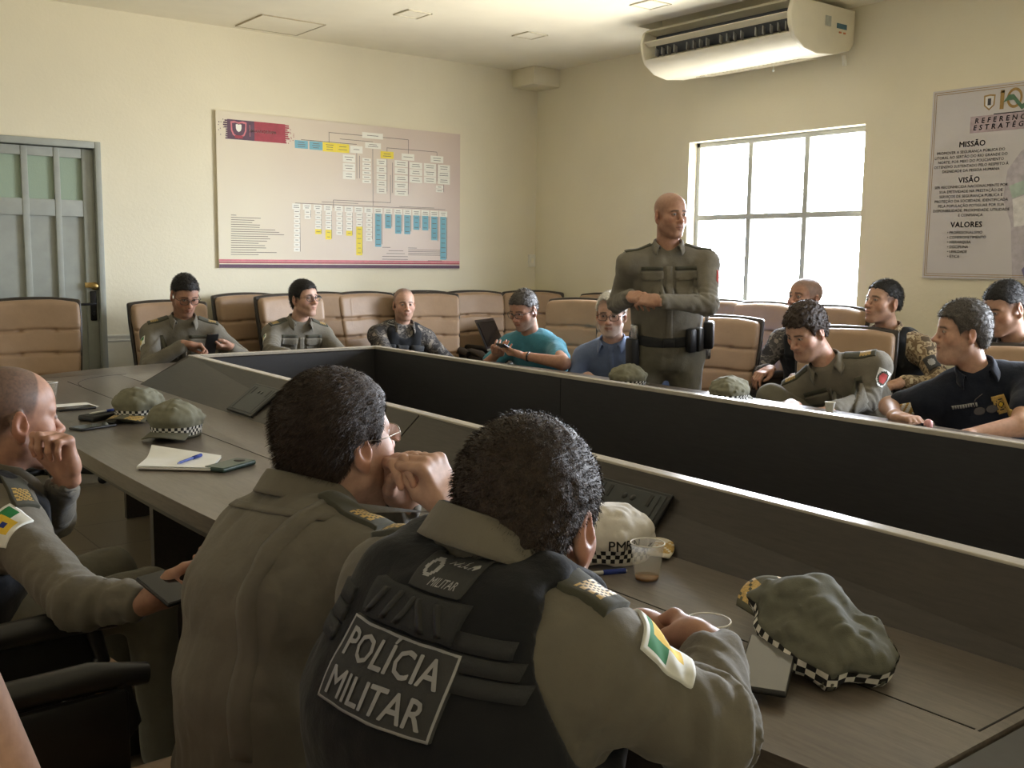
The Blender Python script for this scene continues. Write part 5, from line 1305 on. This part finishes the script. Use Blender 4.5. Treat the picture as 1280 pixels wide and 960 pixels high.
# 1 bald man at the left, hand at his chin
H = at(14, 525, 2.42); N = H+V(-.05, 0, -.140); HP = V(N[0]-.10, N[1]+.02, .53)
lh = at(68, 540, 2.36)
P = make_person('bald man at the left edge in olive uniform resting his chin on his hand', (HP[0], HP[1], 0), HP, N, 84, H, 80, 4, 0, 1.02,
    arms={1: dict(w=at(185, 752, 2.03), d=at(240, 738, 2.05)-at(185, 752, 2.03), n=(0, .6, .8), e=at(98, 752, 2.06), curl=(.5, .55, .6, .6), thumb=.7),
          -1: dict(w=lh+V(.03, .02, -.105), d=V(-.22, -.10, .97), n=V(-.75, -.5, -.2), e=V(N[0]+.17, N[1]+.20, .70), curl=((1.1, 1.5, .5), (1.2, 1.5, .5), (1.3, 1.5, .5), (1.3, 1.4, .5)), thumb=.3)},
    shirt_mat=OLIVE, trouser_mat=OLIVE2, skin=SK2, scalp=((64, 58, 54), .85), scalp_line=([-.13, -.09, -.06, -.035, -.02, 0, .02, .03, .04, .055, .075, .11], [-.062, -.066, -.062, -.03, .0, .005, .02, .055, .11, .15, .15, .15]), beard=(70, 56, 50), beard_a=.35, rh=.0028, rc_=.008, rhand=.0028, g=1.05, seed=2, fold=1.2)
people['p1'] = P; vest(P, BLACKCLOTH, hole=.082); epaulettes(P); sleeve_patch(P, 1, .16, .085, .066, tilt=-.35, out=nrm(P.s+V(-.25, -.3, .25)), label='green and white state flag patch')
# 2 man with glasses and clasped hands
H = at(424, 556, 1.86); N = H+V(-.080, -.005, -.105); HP = V(N[0]-.10, N[1]-.05, .52); hc = at(512, 574, 1.82)
P = make_person('man in olive uniform from behind, hands clasped before his mouth', (HP[0], HP[1], 0), HP, N, 88, H, 80, -6, 3, 1.0,
    arms={1: dict(w=hc+V(.055, -.055, -.085), d=V(-.35, .25, .85), n=V(-.35, .93, -.3), e=onz(600, 715, .80), curl=((1.15, 1.0, .3), (1.15, 1.0, .3), (1.15, 1.0, .3), (1.15, .9, .3)), thumb=.55, spread=.06),
          -1: dict(w=hc+V(.035, .075, -.09), d=V(-.25, -.35, .85), n=V(-.2, -.95, -.25), e=V(1.02, N[1]+.24, .79), curl=((1.0, 1.0, .3), (1.0, 1.0, .3), (1.0, 1.0, .3), (1.0, .9, .3)), thumb=.55)},
    shirt_mat=OLIVE, trouser_mat=OLIVE2, skin=SK3, hair=HM(H_DBROWN, t=.012, top=.008, n=16000, len=.010, w=.00045, lean=(0, -1.3, -.6), h=.0028), beard=(90, 72, 62), beard_a=.35, glasses=(FRAME_M, LENS, dict(r=.0011, hei=.016)), rh=.0028, rc_=.007, rhand=.0026, g=1.04, seed=4, fold=1.4, slouch=.035, shw=.185, hunch=.03, fat=.006, jaw=1.06)
people['p2'] = P; decal('back_pleat', P.bvh, P.shirt, P.org, P.hip+P.u*.30+P.s*.125, P.f, P.u, .030, .50, [OLIVE], None, 3, 24, .003, .7, side=P.s)
decal('back_yoke', P.bvh, P.shirt, P.org, P.hip+P.u*.44, P.f, P.u, .30, .012, [OLIVE], None, 24, 2, .002, .7, side=P.s); epaulettes(P); sleeve_patch(P, 1, .40, .085, .062, tilt=.2, label='green and white state flag patch')
# 3 man in the lettered vest
H = at(661, 656, 1.25); N = H+V(-.066, -.004, -.036); HP = V(N[0]-.06, N[1]+.01, .52)
wr, wl = at(896, 812, 1.29), at(776, 788, 1.39)
P = make_person('man from behind in black lettered vest, hands together over the table', (HP[0], HP[1], 0), HP, N, 78, H, 63, 12, 2, .97,
    arms={1: dict(w=wr, d=at(846, 782, 1.41)-wr, n=V(-.3, .75, -.55), e=at(884, 912, 1.14), curl=((1.0, 1.2, .6), (1.0, 1.2, .6), (1.1, 1.2, .6), (1.1, 1.1, .6)), thumb=.7),
          -1: dict(w=wl, d=at(846, 800, 1.45)-wl, n=V(.15, -.75, -.55), e=V(N[0]+.20, N[1]+.21, .82), curl=((.9, 1.0, .5), (1.0, 1.0, .5), (1.1, 1.1, .5), (1.1, 1.1, .5)), thumb=.6)},
    shirt_mat=OLIVE, trouser_mat=OLIVE2, skin=SK2, hair=HM(H_DBROWN, t=.010, top=.006, n=16000, len=.007, w=.0004, lean=(0, -.9, -.6), h=.0026, line=([-.13, -.09, -.06, -.035, -.02, 0, .02, .032, .045, .06, .075, .11], [-.044, -.046, -.048, -.03, .006, .016, .012, -.002, .036, .060, .070, .075])), scalp=((50, 40, 34), .6), beard=(80, 62, 54), beard_a=.3, rh=.0026, rc_=.0065, rhand=.0026, g=.92, seed=6, fold=1.4, slouch=.02, shw=.152, hunch=-.005, fat=.006, jaw=1.06)
people['p3'] = P; epaulettes(P); sleeve_patch(P, 1, .40, .080, .075, tilt=.0, out=nrm(P.s*.74+P.f*.56+P.u*.37), label='green and white state flag patch')
vest(P, BLACKCLOTH, e=.036, h=.007)
L_ = np.linalg.norm(P.neck-P.hip); bp = lambda t, sx: P.hip+P.u*L_*t+P.s*sx
side = P.s          # seen from behind, text runs from his left to his right
bk = lambda nm, t, sx, w, h_, mats, fn=None, nx=14, ny=8, off=.004, label=None, keep=None: decal(nm, P.vbvh, P.vest, P.org, bp(t, sx), P.f, P.u, w, h_, mats, fn, nx, ny, off, .7, side=side, label=label, keep=keep)
bd = lambda u, v: 1 if (u < .02 or u > .98 or v < .035 or v > .965) else 0
bk('lettered_patch', .80, .008, .160, .085, [PATCHG, GREYTXT], bd, 56, 30, .005, 'dark grey patch with two lines of pale capital letters')
for t, tx in ((.850, 'POLÍCIA'), (.775, 'MILITAR')): wrap_text('patch_lettering', tx, P.vbvh, P.vest, P.org, bp(t-.012, .008), P.f, P.u, .040, GREYTXT, .008, .7, side, .96, .015, 1.0)
bk('drag_handle', .925, .008, .13, .036, [WEB], None, 16, 5, .010); bk('name_badge', 1.01, .022, .07, .040, [PATCHG, GREYTXT], lambda u, v: 1 if (.1 < u < .38 and .3 < v < .75 and abs(math.hypot(u-.24, (v-.5)*.6)-.1) < .03) else 0, 40, 24, .004)
for t, tx in ((1.036, 'POLÍCIA'), (1.000, 'MILITAR')): wrap_text('badge_lettering', tx, P.vbvh, P.vest, P.org, bp(t, .038), P.f, P.u, .0105, GREYTXT, .020, .7, side, .85, .01)
for k in range(5):
    t0 = bp(.925, -.037+.022*k); decal('handle_loop', P.vbvh, P.vest, P.org, t0, P.f, P.u+P.s*(.5 if k < 3 else -.5), .007, .032, [BLACKP], None, 2, 4, .013, .7, side=side)
for sx, w in ((-.125, .06), (.13, .12)):
    for k in range(3): bk('webbing_strap', .905-.038*k, sx, w, .017, [WEB], None, 10, 2, .004)
# 4 bare arm at the left edge
HP = V(.0, 1.12, .55); N = V(.078, 1.13, 1.22); H = N+V(-.06, 0.03, .17)
P = make_person('person at the bottom left corner of whom only a bare arm shows', (HP[0], HP[1], 0), HP, N, 88, H, 60, 0, 0, 1.0,
    arms={1: dict(w=V(.42, .96, .70), d=V(1, .1, -.1), n=V(0, 0, -1), e=V(.186, .93, .84)), -1: dict(w=V(.30, 1.26, .62), d=V(1, -.3, 0), n=V(0, 0, -1), e=V(.06, 1.30, .84))}, shirt_mat=BLUESHIRT, trouser_mat=DENIM, outfit='tshirt', sleeve='short', skin=SK3, hair=HM(H_BLACK, t=.01), rh=.005, rc_=.012, rhand=.004, collar=False, g=.95, seed=8, sleeve_t=.22)
people['p4'] = P
# 5 man with phone by the door
FR = dict(rh=.0042, rc_=.010, rhand=.004)
def far_person(key, label, H, yaw, hyaw, hpitch, lean=(0, 0), dn=(0, 0), hs=1.0, zh=.53, nd=.168, **kw):
    N = H+V(dn[0], dn[1], -nd*hs); HP = V(N[0]+lean[0], N[1]+lean[1], zh)
    d = dict(FR); d.update(kw); P = make_person(label, (HP[0], HP[1], 0), HP, N, yaw, H, hyaw, hpitch, kw.pop('hroll', 0) if False else 0, hs, **d); people[key] = P; return P
H = ony(231, 369, 6.36)
P = far_person('p5', 'man in olive uniform and black glasses looking down at a phone beside the grey door', H, 196, 182, 24, lean=(.03, .14), dn=(-.0, .04),
    arms={1: dict(w=ony(232, 436, 6.16)+V(0, 0, .03), d=V(.8, -.2, -.15), n=V(0, -.3, -.9), hint=V(-.7, .3, -.5), curl=.6), -1: dict(w=ony(286, 437, 6.18)+V(0, 0, .02), d=V(-.8, -.3, .05), n=V(-.2, .2, .9), hint=V(.7, .3, -.5), curl=.5)},
    shirt_mat=OLIVE, trouser_mat=OLIVE2, skin=SK2, hair=HM(H_BLACK, t=.003, top=.009, line=HL_FADE), scalp=((38, 33, 31), .75), beard=(60, 46, 40), beard_a=.35, glasses=(FRAME_B, LENS), g=1.05, seed=11, shw=.185, jaw=1.03)
uniform_trim(P); sleeve_patch(P, 1, .38, .085, .065, out=nrm(P.s+P.f*.6), nx=16, ny=12)
ph = ony(264, 431, 6.12); phone_mesh('mobile_phone', tuple(ph+V(-.0, 0, .0)), .075, .155, .010, BLACKP, SCREEN, R3('X', -60) @ rz(0), 'black phone held upright by the man beside the door')
# 6 man with gold shoulder tabs
H = ony(380, 374, 6.46)
P = far_person('p6', 'man in olive uniform and glasses with gold shoulder tabs, looking up sideways', H, 186, 165, -3, lean=(0, .14), dn=(-.03, .03),
    arms={1: dict(w=ony(362, 444, 6.02), d=V(.7, -.3, -.1), n=V(0, 0, -1), hint=V(-.7, .3, -.5), curl=.5), -1: dict(w=ony(420, 440, 6.1), d=V(-.8, -.3, 0), n=V(0, 0, -1), hint=V(.7, .3, -.5), curl=.5)},
    shirt_mat=OLIVE, trouser_mat=OLIVE2, skin=SK3, hair=HM(H_BLACK, t=.006, top=.010), beard=(90, 66, 56), beard_a=.2, glasses=(FRAME_B, LENS), g=1.05, seed=13)
uniform_trim(P); sleeve_patch(P, 1, .40, .085, .065, out=nrm(P.s+P.f*.5), nx=16, ny=12)
# 7 man in black vest at the back
H = ony(505, 381, 6.55)
P = far_person('p7', 'man with close-cropped hair in black vest over grey camouflage by the back wall', H, 196, 198, 2, lean=(0, .10), dn=(0, .02), hs=.98,
    arms={1: dict(w=H+V(-.16, -.38, -.50), d=V(.6, -.6, 0), n=V(0, 0, -1), hint=V(-.8, 0, -.5), curl=.5), -1: dict(w=H+V(.20, -.34, -.52), d=V(-.6, -.6, 0), n=V(0, 0, -1), hint=V(.8, 0, -.5), curl=.5)},
    shirt_mat=GREYCAMO, trouser_mat=GREYCAMO, outfit='camo', skin=SK3, scalp=((70, 60, 54), .7), scalp_line=HL_RECEDE, beard=(90, 74, 66), beard_a=.3, g=1.08, seed=15, shw=.185)
vest(P, BLACKCLOTH, hole=.078); decal('name_badge', P.vbvh, P.vest, P.org, P.hip+P.u*.40+P.s*.075, -P.f, P.u, .10, .055, [GREYTXT, BLACKP], lambda u, v: 0 if (u < .06 or u > .94 or v < .1 or v > .9 or (abs(v-.62) < .1 and .2 < u < .8 and int(u*20) % 2) or (abs(v-.35) < .08 and .15 < u < .85 and int(u*24) % 2)) else 1, 24, 12, .005, .7)
for k, (sx, t) in enumerate(((-.10, .18), (.02, .18), (.12, .18))): decal('vest_pouch', P.vbvh, P.vest, P.org, P.hip+P.u*t+P.s*sx, -P.f, P.u, .085, .14, [WEB], None, 6, 8, .022, .7)
# 8 man in teal t-shirt
H = onx(655, 388, 4.10)
P = far_person('p8', 'man in teal t-shirt with glasses and short grey beard looking down at his phone', H, 256, 256, 20, lean=(.17, .04), dn=(.07, .02), hs=1.0,
    arms={1: dict(w=onx(622, 447, 3.86)+V(0, 0, .03), d=V(-.5, -.7, .1), n=V(.2, -.2, .9), hint=V(.1, .8, -.5), curl=.5), -1: dict(w=onx(655, 452, 3.86)+V(0, 0, .035), d=V(-.45, .8, .1), n=V(.0, .2, .9), e=onx(704, 458, 3.98)+V(0, 0, .02), curl=.5)},
    shirt_mat=TEAL, trouser_mat=DENIM, outfit='tshirt', sleeve='short', collar=False, skin=SK2, hair=HM(H_GREY, t=.004, top=.010, rough=.003, line=HL_FADE), scalp=((60, 56, 54), .6), beard=(150, 142, 134), beard_a=.6, glasses=(FRAME_B, LENS), g=1.12, seed=17, shw=.185)
ph = onx(634, 446, 3.80)+V(0, 0, .045); phone_mesh('mobile_phone', tuple(ph), .075, .155, .010, BLACKP, SCREEN, R3('Z', 100) @ R3('X', 25), 'phone held by the man in the teal t-shirt')
b = MB(); e_, w_ = P.E[-1], P.W[-1]; fwv = nrm(e_-w_); c = w_+fwv*.03; sx_ = nrm(np.cross(fwv, V(0, 0, 1))); sy_ = np.cross(sx_, fwv)
b.tube([tuple(c+(sx_*math.cos(t)*.031+sy_*math.sin(t)*.026)-P.org) for t in np.linspace(0, 2*math.pi, 20, endpoint=False)], .006, 8, closed=True); b.build('wristwatch', [BLACKP], P.body)
# 9 white-haired man
H = onx(764, 394, 4.16)
P = far_person('p9', 'white-haired man in black glasses and pale blue shirt left of the standing man', H, 236, 232, 6, lean=(.12, .06), dn=(.05, .03), hs=1.04,
    arms={1: dict(w=onx(735, 470, 3.98), d=V(-.6, -.6, -.1), n=V(0, 0, -1), hint=V(.1, .8, -.5), curl=.5), -1: dict(w=onx(790, 480, 3.98), d=V(-.7, .4, -.1), n=V(0, 0, -1), hint=V(.3, -.8, -.5), curl=.5)},
    shirt_mat=BLUESHIRT, trouser_mat=DENIM, outfit='shirt', skin=SK3, hair=HM(H_WHITE, t=.009, top=.006, line=HL_RECEDE), beard=(196, 190, 182), beard_a=.55, glasses=(FRAME_B, LENS), g=1.10, seed=19)
decal('button_placket', P.bvh, P.shirt, P.org, P.hip+P.u*.22, -P.f, P.u, .032, .36, [BLUESHIRT], None, 3, 14, .0035, .7)
# 10 standing bald officer
H = onx(838, 270, 4.02); N = H+V(.02, .03, -.175); HP = V(N[0]+.06, N[1]+.045, .93)
P = make_person('bald officer in olive uniform standing with folded hands before the window', (HP[0], HP[1], 0), HP, N, 222, H, 194, 2, 0, .98,
    arms={1: dict(w=onx(790, 370, 3.80), d=onx(812, 373, 3.74)-onx(783, 369, 3.80), n=V(.5, .4, -.55), e=onx(772, 366, 3.97)+V(0, 0, -.06), curl=((.5, .8, .4), (.5, .8, .4), (.6, .8, .4), (.6, .8, .4)), thumb=.5),
          -1: dict(w=onx(822, 376, 3.80), d=onx(800, 373, 3.74)-onx(828, 377, 3.78), n=V(.3, .5, -.4), e=onx(886, 376, 4.05)+V(0, 0, -.02), curl=((.5, .8, .4), (.5, .8, .4), (.6, .8, .4), (.6, .8, .4)), thumb=.5)},
    legs='stand', shirt_mat=OLIVE, trouser_mat=OLIVE2, skin=SK2, scalp=((112, 88, 76), .35), beard=(90, 68, 58), beard_a=.3, rh=.004, rc_=.009, rhand=.0035, g=1.12, seed=23, shw=.20, belly=.02, fold=1.1, neck_r=.06, jaw=1.04, arm_l=(.30, .26))
people['p10'] = P; epaulettes(P, False); pockets(P, OLIVE, .72)
sleeve_patch(P, -1, .42, .06, .075, [REDP, OLIVED], lambda u, v: 1 if .2 < u < .8 and .2 < v < .8 else 0, 10, 10, 0, nrm(-P.s+P.f*.35), 'shoulder_patch')
bz = P.hip+P.u*.045; mk = []
v, q = sdf_mesh([P_ec(bz-P.u*.012, bz+P.u*.012, P.s, (.206, .156), (.206, .158), .01)], .008, clip=[(lambda X, Y, Z: np.abs((X-bz[0])*P.u[0]+(Y-bz[1])*P.u[1]+(Z-bz[2])*P.u[2])-.030, .006)]); belt = add_part('duty_belt', v, q, [WEB], P.body, P.org); bb = bvh_of(v, q)
def belt_item(name, ang, w, h_, d, dz, mat, bev=.012):
    dirv = P.f*math.cos(math.radians(ang))+P.s*math.sin(math.radians(ang)); hit = bb.ray_cast(Vector(bz+dirv*.6), Vector(-dirv), .8); p = V(*hit[0]) if hit[0] else bz+dirv*.2
    sd_ = nrm(np.cross(dirv, P.u)); Rm = Matrix([[sd_[i], dirv[i], P.u[i]] for i in range(3)]); b = MB(); b.box(tuple(p+dirv*d*.45+P.u*dz-P.org), (w, d, h_), Rm, bev); return b.build(name, [mat], belt, smooth_angle=40)
belt_item('belt_buckle', 0, .06, .05, .012, 0, BLACKP, .004); belt_item('holster', 62, .07, .20, .055, -.085, BLACKP); belt_item('pistol_grip', 60, .04, .09, .04, .05, SILVER); belt_item('magazine_pouch', -38, .05, .13, .045, .01, BLACKP); belt_item('magazine_pouch', -52, .05, .13, .045, .01, BLACKP); belt_item('radio_pouch', -76, .07, .15, .055, .02, BLACKP); belt_item('key_clip', -84, .03, .09, .02, .09, SILVER, .008); belt_item('handcuff_case', -88, .05, .09, .035, -.08, SILVER, .012)
# 11 man behind the officer, camouflage and vest
H = onx(1006, 374, 5.12)
P = far_person('p11', 'man in grey camouflage below the window, half hidden behind the officer looking down', H, 258, 276, -6, lean=(.14, 0), dn=(.05, 0), hs=1.04,
    arms={1: dict(w=onx(962, 462, 4.82), d=V(-.8, 0, -.2), n=V(0, 0, -1), hint=V(.1, .8, -.5), curl=.4), -1: dict(w=onx(1010, 465, 4.82), d=V(-.8, .2, -.2), n=V(0, 0, -1), hint=V(.2, -.8, -.5), curl=.4)},
    shirt_mat=GREYCAMO, trouser_mat=GREYCAMO, outfit='camo', skin=SK2, scalp=((100, 92, 86), .7), beard=(90, 76, 68), beard_a=.3, g=1.08, seed=27); vest(P, BLACKCLOTH, hole=.078); decal('name_badge', P.vbvh, P.vest, P.org, P.hip+P.u*.40-P.s*.02, -P.f, P.u, .10, .05, [GREYTXT, BLACKP], lambda u, v: 0 if abs(v-.5) < .15 and .2 < u < .8 else 1, 10, 6, .005, .7)
sheet('paper_sheet', [(4.62, 3.42), (4.62, 3.20), (4.93, 3.20), (4.93, 3.42)], .655, lambda u, v: .006*math.sin(u*3), PAPER, 'white papers on the lap of the man in camouflage below the window', 'paper', n=6)
# 12 officer looking down
H = onx(1008, 414, 4.10)
kn = onx(962, 484, 3.98)
P = far_person('p12', 'officer in olive uniform with dark wavy hair looking down, one knee raised', H, 248, 274, 28, lean=(.26, -.06), dn=(.10, -.06), hs=1.0, zh=.52,
    arms={1: dict(w=onx(990, 505, 3.92), d=V(-.6, -.5, 0), n=V(0, 0, -1), hint=V(.1, .8, -.5), curl=.5), -1: dict(w=onx(1035, 515, 3.95), d=V(-.5, .8, 0), n=V(0, 0, -1), e=onx(1084, 500, 4.22), curl=.5)},
    shirt_mat=OLIVE, trouser_mat=OLIVE2, skin=SK3, hair=HM(H_DBROWN, t=.013, top=.012, rough=.006), beard=(100, 80, 70), beard_a=.3, g=1.2, seed=29, shw=.205, belly=.02, fat=.006, jaw=1.05, fold=1.3,
    knees={1: ((kn[0]+.02, kn[1], kn[2]-.055), (kn[0]-.02, kn[1]-.16, .52), (-.4, -.8, 0)), -1: ((3.92, 2.62, .55), (3.94, 2.60, .11))})
uniform_trim(P); sleeve_patch(P, -1, .40, .065, .08, [WHITEP, REDP, OLIVED], lambda u, v: (1 if math.hypot(u-.5, v-.5) < .3 else 2) if math.hypot((u-.5), (v-.5)) < .42 else 0, 16, 18, 0, nrm(-P.s*.6+P.f*.8), 'shoulder_patch', keep=lambda u, v: v > .3 or abs(u-.5) < .2+v)
# 13 tan camouflage
H = onx(1104, 379, 5.0)
P = far_person('p13', 'man in tan camouflage and black vest sitting between the window and the mission poster', H, 262, 284, -8, lean=(.14, 0), dn=(.05, -.01), hs=.98,
    arms={1: dict(w=onx(1075, 470, 4.75), d=V(-.8, 0, -.2), n=V(0, 0, -1), hint=V(.1, .8, -.5), curl=.4), -1: dict(w=onx(1125, 478, 4.75), d=V(-.8, .2, -.2), n=V(0, 0, -1), hint=V(.2, -.8, -.5), curl=.4)},
    shirt_mat=TANCAMO, trouser_mat=TANCAMO, outfit='camo', skin=SK1, hair=HM(H_BLACK, t=.003, top=.009, line=HL_FADE), scalp=((50, 44, 42), .7), beard=(90, 76, 68), beard_a=.25, g=1.05, seed=31); vest(P, BLACKCLOTH, hole=.078)
sleeve_patch(P, -1, .55, .07, .085, [PATCHG, GREYTXT], lambda u, v: 1 if math.hypot(u-.5, v-.5) < .28 else 0, 12, 12, 0, nrm(-P.s*.6+P.f*.8), 'shoulder_patch')
# 14 navy polo
H = onx(1203, 416, 4.12)
P = far_person('p14', 'grey-haired man in navy polo shirt with badge on chest, looking to the side', H, 238, 312, 2, lean=(.17, -.02), dn=(.06, -.04), hs=1.0,
    arms={1: dict(w=onx(1120, 520, 3.80), d=V(-.2, -1, 0), n=V(0, 0, -1), e=onx(1112, 508, 4.06), curl=.5), -1: dict(w=onx(1205, 545, 3.80), d=V(-.2, 1, 0), n=V(0, 0, -1), e=onx(1276, 532, 4.02), curl=.5)},
    shirt_mat=NAVY, trouser_mat=DENIM, outfit='polo', sleeve='short', skin=SK1, hair=HM(H_GREY, t=.010, top=.012, rough=.003), beard=(110, 96, 88), beard_a=.3, g=1.2, seed=33, shw=.205, rc_=.009, belly=.02, fat=.004)
lk = lambda t, sx, nm, w, h_, mats, fn, **k: decal(nm, P.bvh, P.shirt, P.org, P.hip+P.u*np.linalg.norm(P.neck-P.hip)*t+P.s*sx, -P.f, P.u, w, h_, mats, fn, k.get('nx', 16), k.get('ny', 16), .004, .7, keep=k.get('keep'))
lk(.74, -.062, 'chest_badge', .062, .075, [GOLD, NAVY, YEL], lambda u, v: 1 if .06 < abs(math.hypot(u-.5, v-.5)-.22) < .1 else (2 if math.hypot(u-.5, v-.5) < .14 else 0), keep=lambda u, v: abs(u-.5) < .25+.3*v)
lk(.78, .075, 'name_tape', .10, .014, [GREYTXT, NAVY], lambda u, v: 0 if int(u*30) % 3 else 1, nx=30, ny=2)
sleeve_patch(P, -1, .42, .075, .055, [GREENP, GREENP, YEL, BLUEP], flag_br, out=nrm(-P.s*.5+P.f*.85), nx=20, ny=14); sleeve_patch(P, 1, .45, .05, .05, [GOLD, WHITEP], lambda u, v: int((u+v)*3) % 2, out=nrm(P.s*.6+P.f*.7), nx=8, ny=8)
c = P.hip+P.u*np.linalg.norm(P.neck-P.hip)*.80+P.f*.135-P.org; b = MB()
for sg in (-1, 1):
    pts = [tuple(c+P.s*(sg*.024+math.cos(t)*.021)-P.u*(.02-math.sin(t)*.017)+P.f*.012) for t in np.linspace(0, 2*math.pi, 16, endpoint=False)]; b.faces_from(pts, [tuple(range(16))]); b.tube(pts, .0016, 6, closed=True)
b.tube([tuple(c+P.s*.045+P.f*.01), tuple(c+P.s*.03+P.u*.03), tuple(c+P.u*.045-P.f*.01)], .0018, 6); b.build('hanging_sunglasses', [plain('sunglass', (70, 66, 66), .15)], P.shirt)
# 15 vest man at right edge
H = onx(1256, 386, 4.95)
P = far_person('p15', 'man in black vest at the right edge under the mission poster, looking down', H, 258, 288, 18, lean=(.16, 0), dn=(.08, -.03), hs=1.03,
    arms={1: dict(w=onx(1225, 470, 4.65), d=V(-.8, 0, -.2), n=V(0, 0, -1), hint=V(.1, .8, -.5), curl=.4), -1: dict(w=onx(1280, 480, 4.65), d=V(-.8, .2, -.2), n=V(0, 0, -1), hint=V(.2, -.8, -.5), curl=.4)},
    shirt_mat=GREYCAMO, trouser_mat=GREYCAMO, outfit='camo', skin=SK1, hair=HM(H_BLACK, t=.003, top=.009, line=HL_FADE), scalp=((60, 54, 52), .6), beard=(90, 76, 68), beard_a=.2, g=1.05, seed=35); vest(P, BLACKCLOTH, hole=.078)
decal('name_badge', P.vbvh, P.vest, P.org, P.hip+P.u*.36+P.s*.06, -P.f, P.u, .085, .055, [GREYTXT, BLACKP], lambda u, v: 0 if (u < .08 or u > .92 or v < .12 or v > .88 or (abs(v-.5) < .12 and .2 < u < .8)) else 1, 12, 10, .005, .7)
# 16 blue shirt mostly hidden behind the standing man
H = onx(838, 378, 5.02)
P = far_person('p16', 'person in bright blue shirt almost wholly hidden behind the standing man', H, 250, 250, 15, lean=(.12, 0), dn=(.05, 0), hs=1.0, shirt_mat=BLUE2, trouser_mat=DENIM, outfit='shirt', skin=SK1, hair=HM(H_BLACK, t=.008), g=1.0, seed=37)
chair(5.36, P.org[1]+.10, 266, 'tan leather chair of the person in the bright blue shirt', G3)
def stool(x, y, label):
    r = empty('stool', (x, y, 0), 0, label, 'stool'); b = MB(); b.lathe([(0, .44), (.17, .44), (.19, .425), (.19, .40), (.17, .385), (0, .385)], 28); b.build('seat', [SHELL], r)
    for k in range(4):
        a = math.pi/4+k*math.pi/2; b = MB(); b.tube([(math.cos(a)*.12, math.sin(a)*.12, .39), (math.cos(a)*.18, math.sin(a)*.18, .004)], .014, 8); b.build('leg', [ARMB], r)
for k, nm in (('p13', 'dark stool under the man in tan camouflage'), ('p15', 'dark stool under the man in a black vest at the right edge')): stool(people[k].org[0]+.02, people[k].org[1], nm)
# phone held in the bald man's lap
P = people['p1']; uy = nrm(at(222, 756, 1.97)-at(190, 730, 2.03)); uz = nrm(V(.1, -.75, .6)-uy*np.dot(uy, V(.1, -.75, .6))); ux = np.cross(uy, uz); Rp = Matrix([[ux[i], uy[i], uz[i]] for i in range(3)]); o = phone_mesh('mobile_phone', tuple(at(207, 738, 1.99)), .060, .125, .009, BLACKP, SCREEN, Rp, 'black phone held low in the lap of the bald man at the left')

# ------------------------------------------------------------------ light and camera
w = bpy.data.worlds.new('sky'); SC.world = w; w.use_nodes = True; nt = w.node_tree; bg = nt.nodes['Background']
tc = nt.nodes.new('ShaderNodeTexCoord'); sx = nt.nodes.new('ShaderNodeSeparateXYZ'); rp = nt.nodes.new('ShaderNodeValToRGB'); mp = nt.nodes.new('ShaderNodeMapRange')
nt.links.new(tc.outputs['Generated'], sx.inputs[0]); nt.links.new(sx.outputs[2], mp.inputs[0]); mp.inputs[1].default_value = -1; mp.inputs[2].default_value = 1; nt.links.new(mp.outputs[0], rp.inputs[0])
rp.color_ramp.elements[0].position = .40; rp.color_ramp.elements[0].color = (.62, .58, .50, 1); rp.color_ramp.elements[1].position = .55; rp.color_ramp.elements[1].color = (.91, .97, 1.05, 1)
nt.links.new(rp.outputs[0], bg.inputs[0]); bg.inputs[1].default_value = 68.0
for i, (y0, y1, z0, z1, sg) in enumerate([(*a, 1) for a in WIN]+[(*a, -1) for a in WINL]):
    l = bpy.data.lights.new('daylight_portal', 'AREA'); l.shape = 'RECTANGLE'; l.size = z1-z0; l.size_y = y1-y0; l.cycles.is_portal = True
    o = bpy.data.objects.new('daylight_portal', l); COL.objects.link(o); o.location = ((XB+.17) if sg > 0 else (XD-.17), (y0+y1)/2, (z0+z1)/2); o.rotation_euler = (0, math.radians(90*sg), 0)
cam = bpy.data.cameras.new('camera'); co = bpy.data.objects.new('camera', cam); COL.objects.link(co)
cam.sensor_fit = 'HORIZONTAL'; cam.sensor_width = 36; cam.lens = F_PX/1280*36; cam.clip_start = .05; cam.clip_end = 60
M = Matrix(((CR[0], CU[0], -_f[0], 0), (CR[1], CU[1], -_f[1], 0), (CR[2], CU[2], -_f[2], CAM_H), (0, 0, 0, 1))); co.matrix_world = M; SC.camera = co
SC.view_settings.view_transform = 'Standard'; SC.view_settings.look = 'None'; SC.view_settings.gamma = 1; SC.view_settings.use_curve_mapping = False; SC.view_settings.exposure = 0.08
SC.cycles.use_denoising = True; SC.cycles.max_bounces = 10; SC.cycles.diffuse_bounces = 6; SC.cycles.transparent_max_bounces = 12; SC.cycles.sample_clamp_indirect = 8
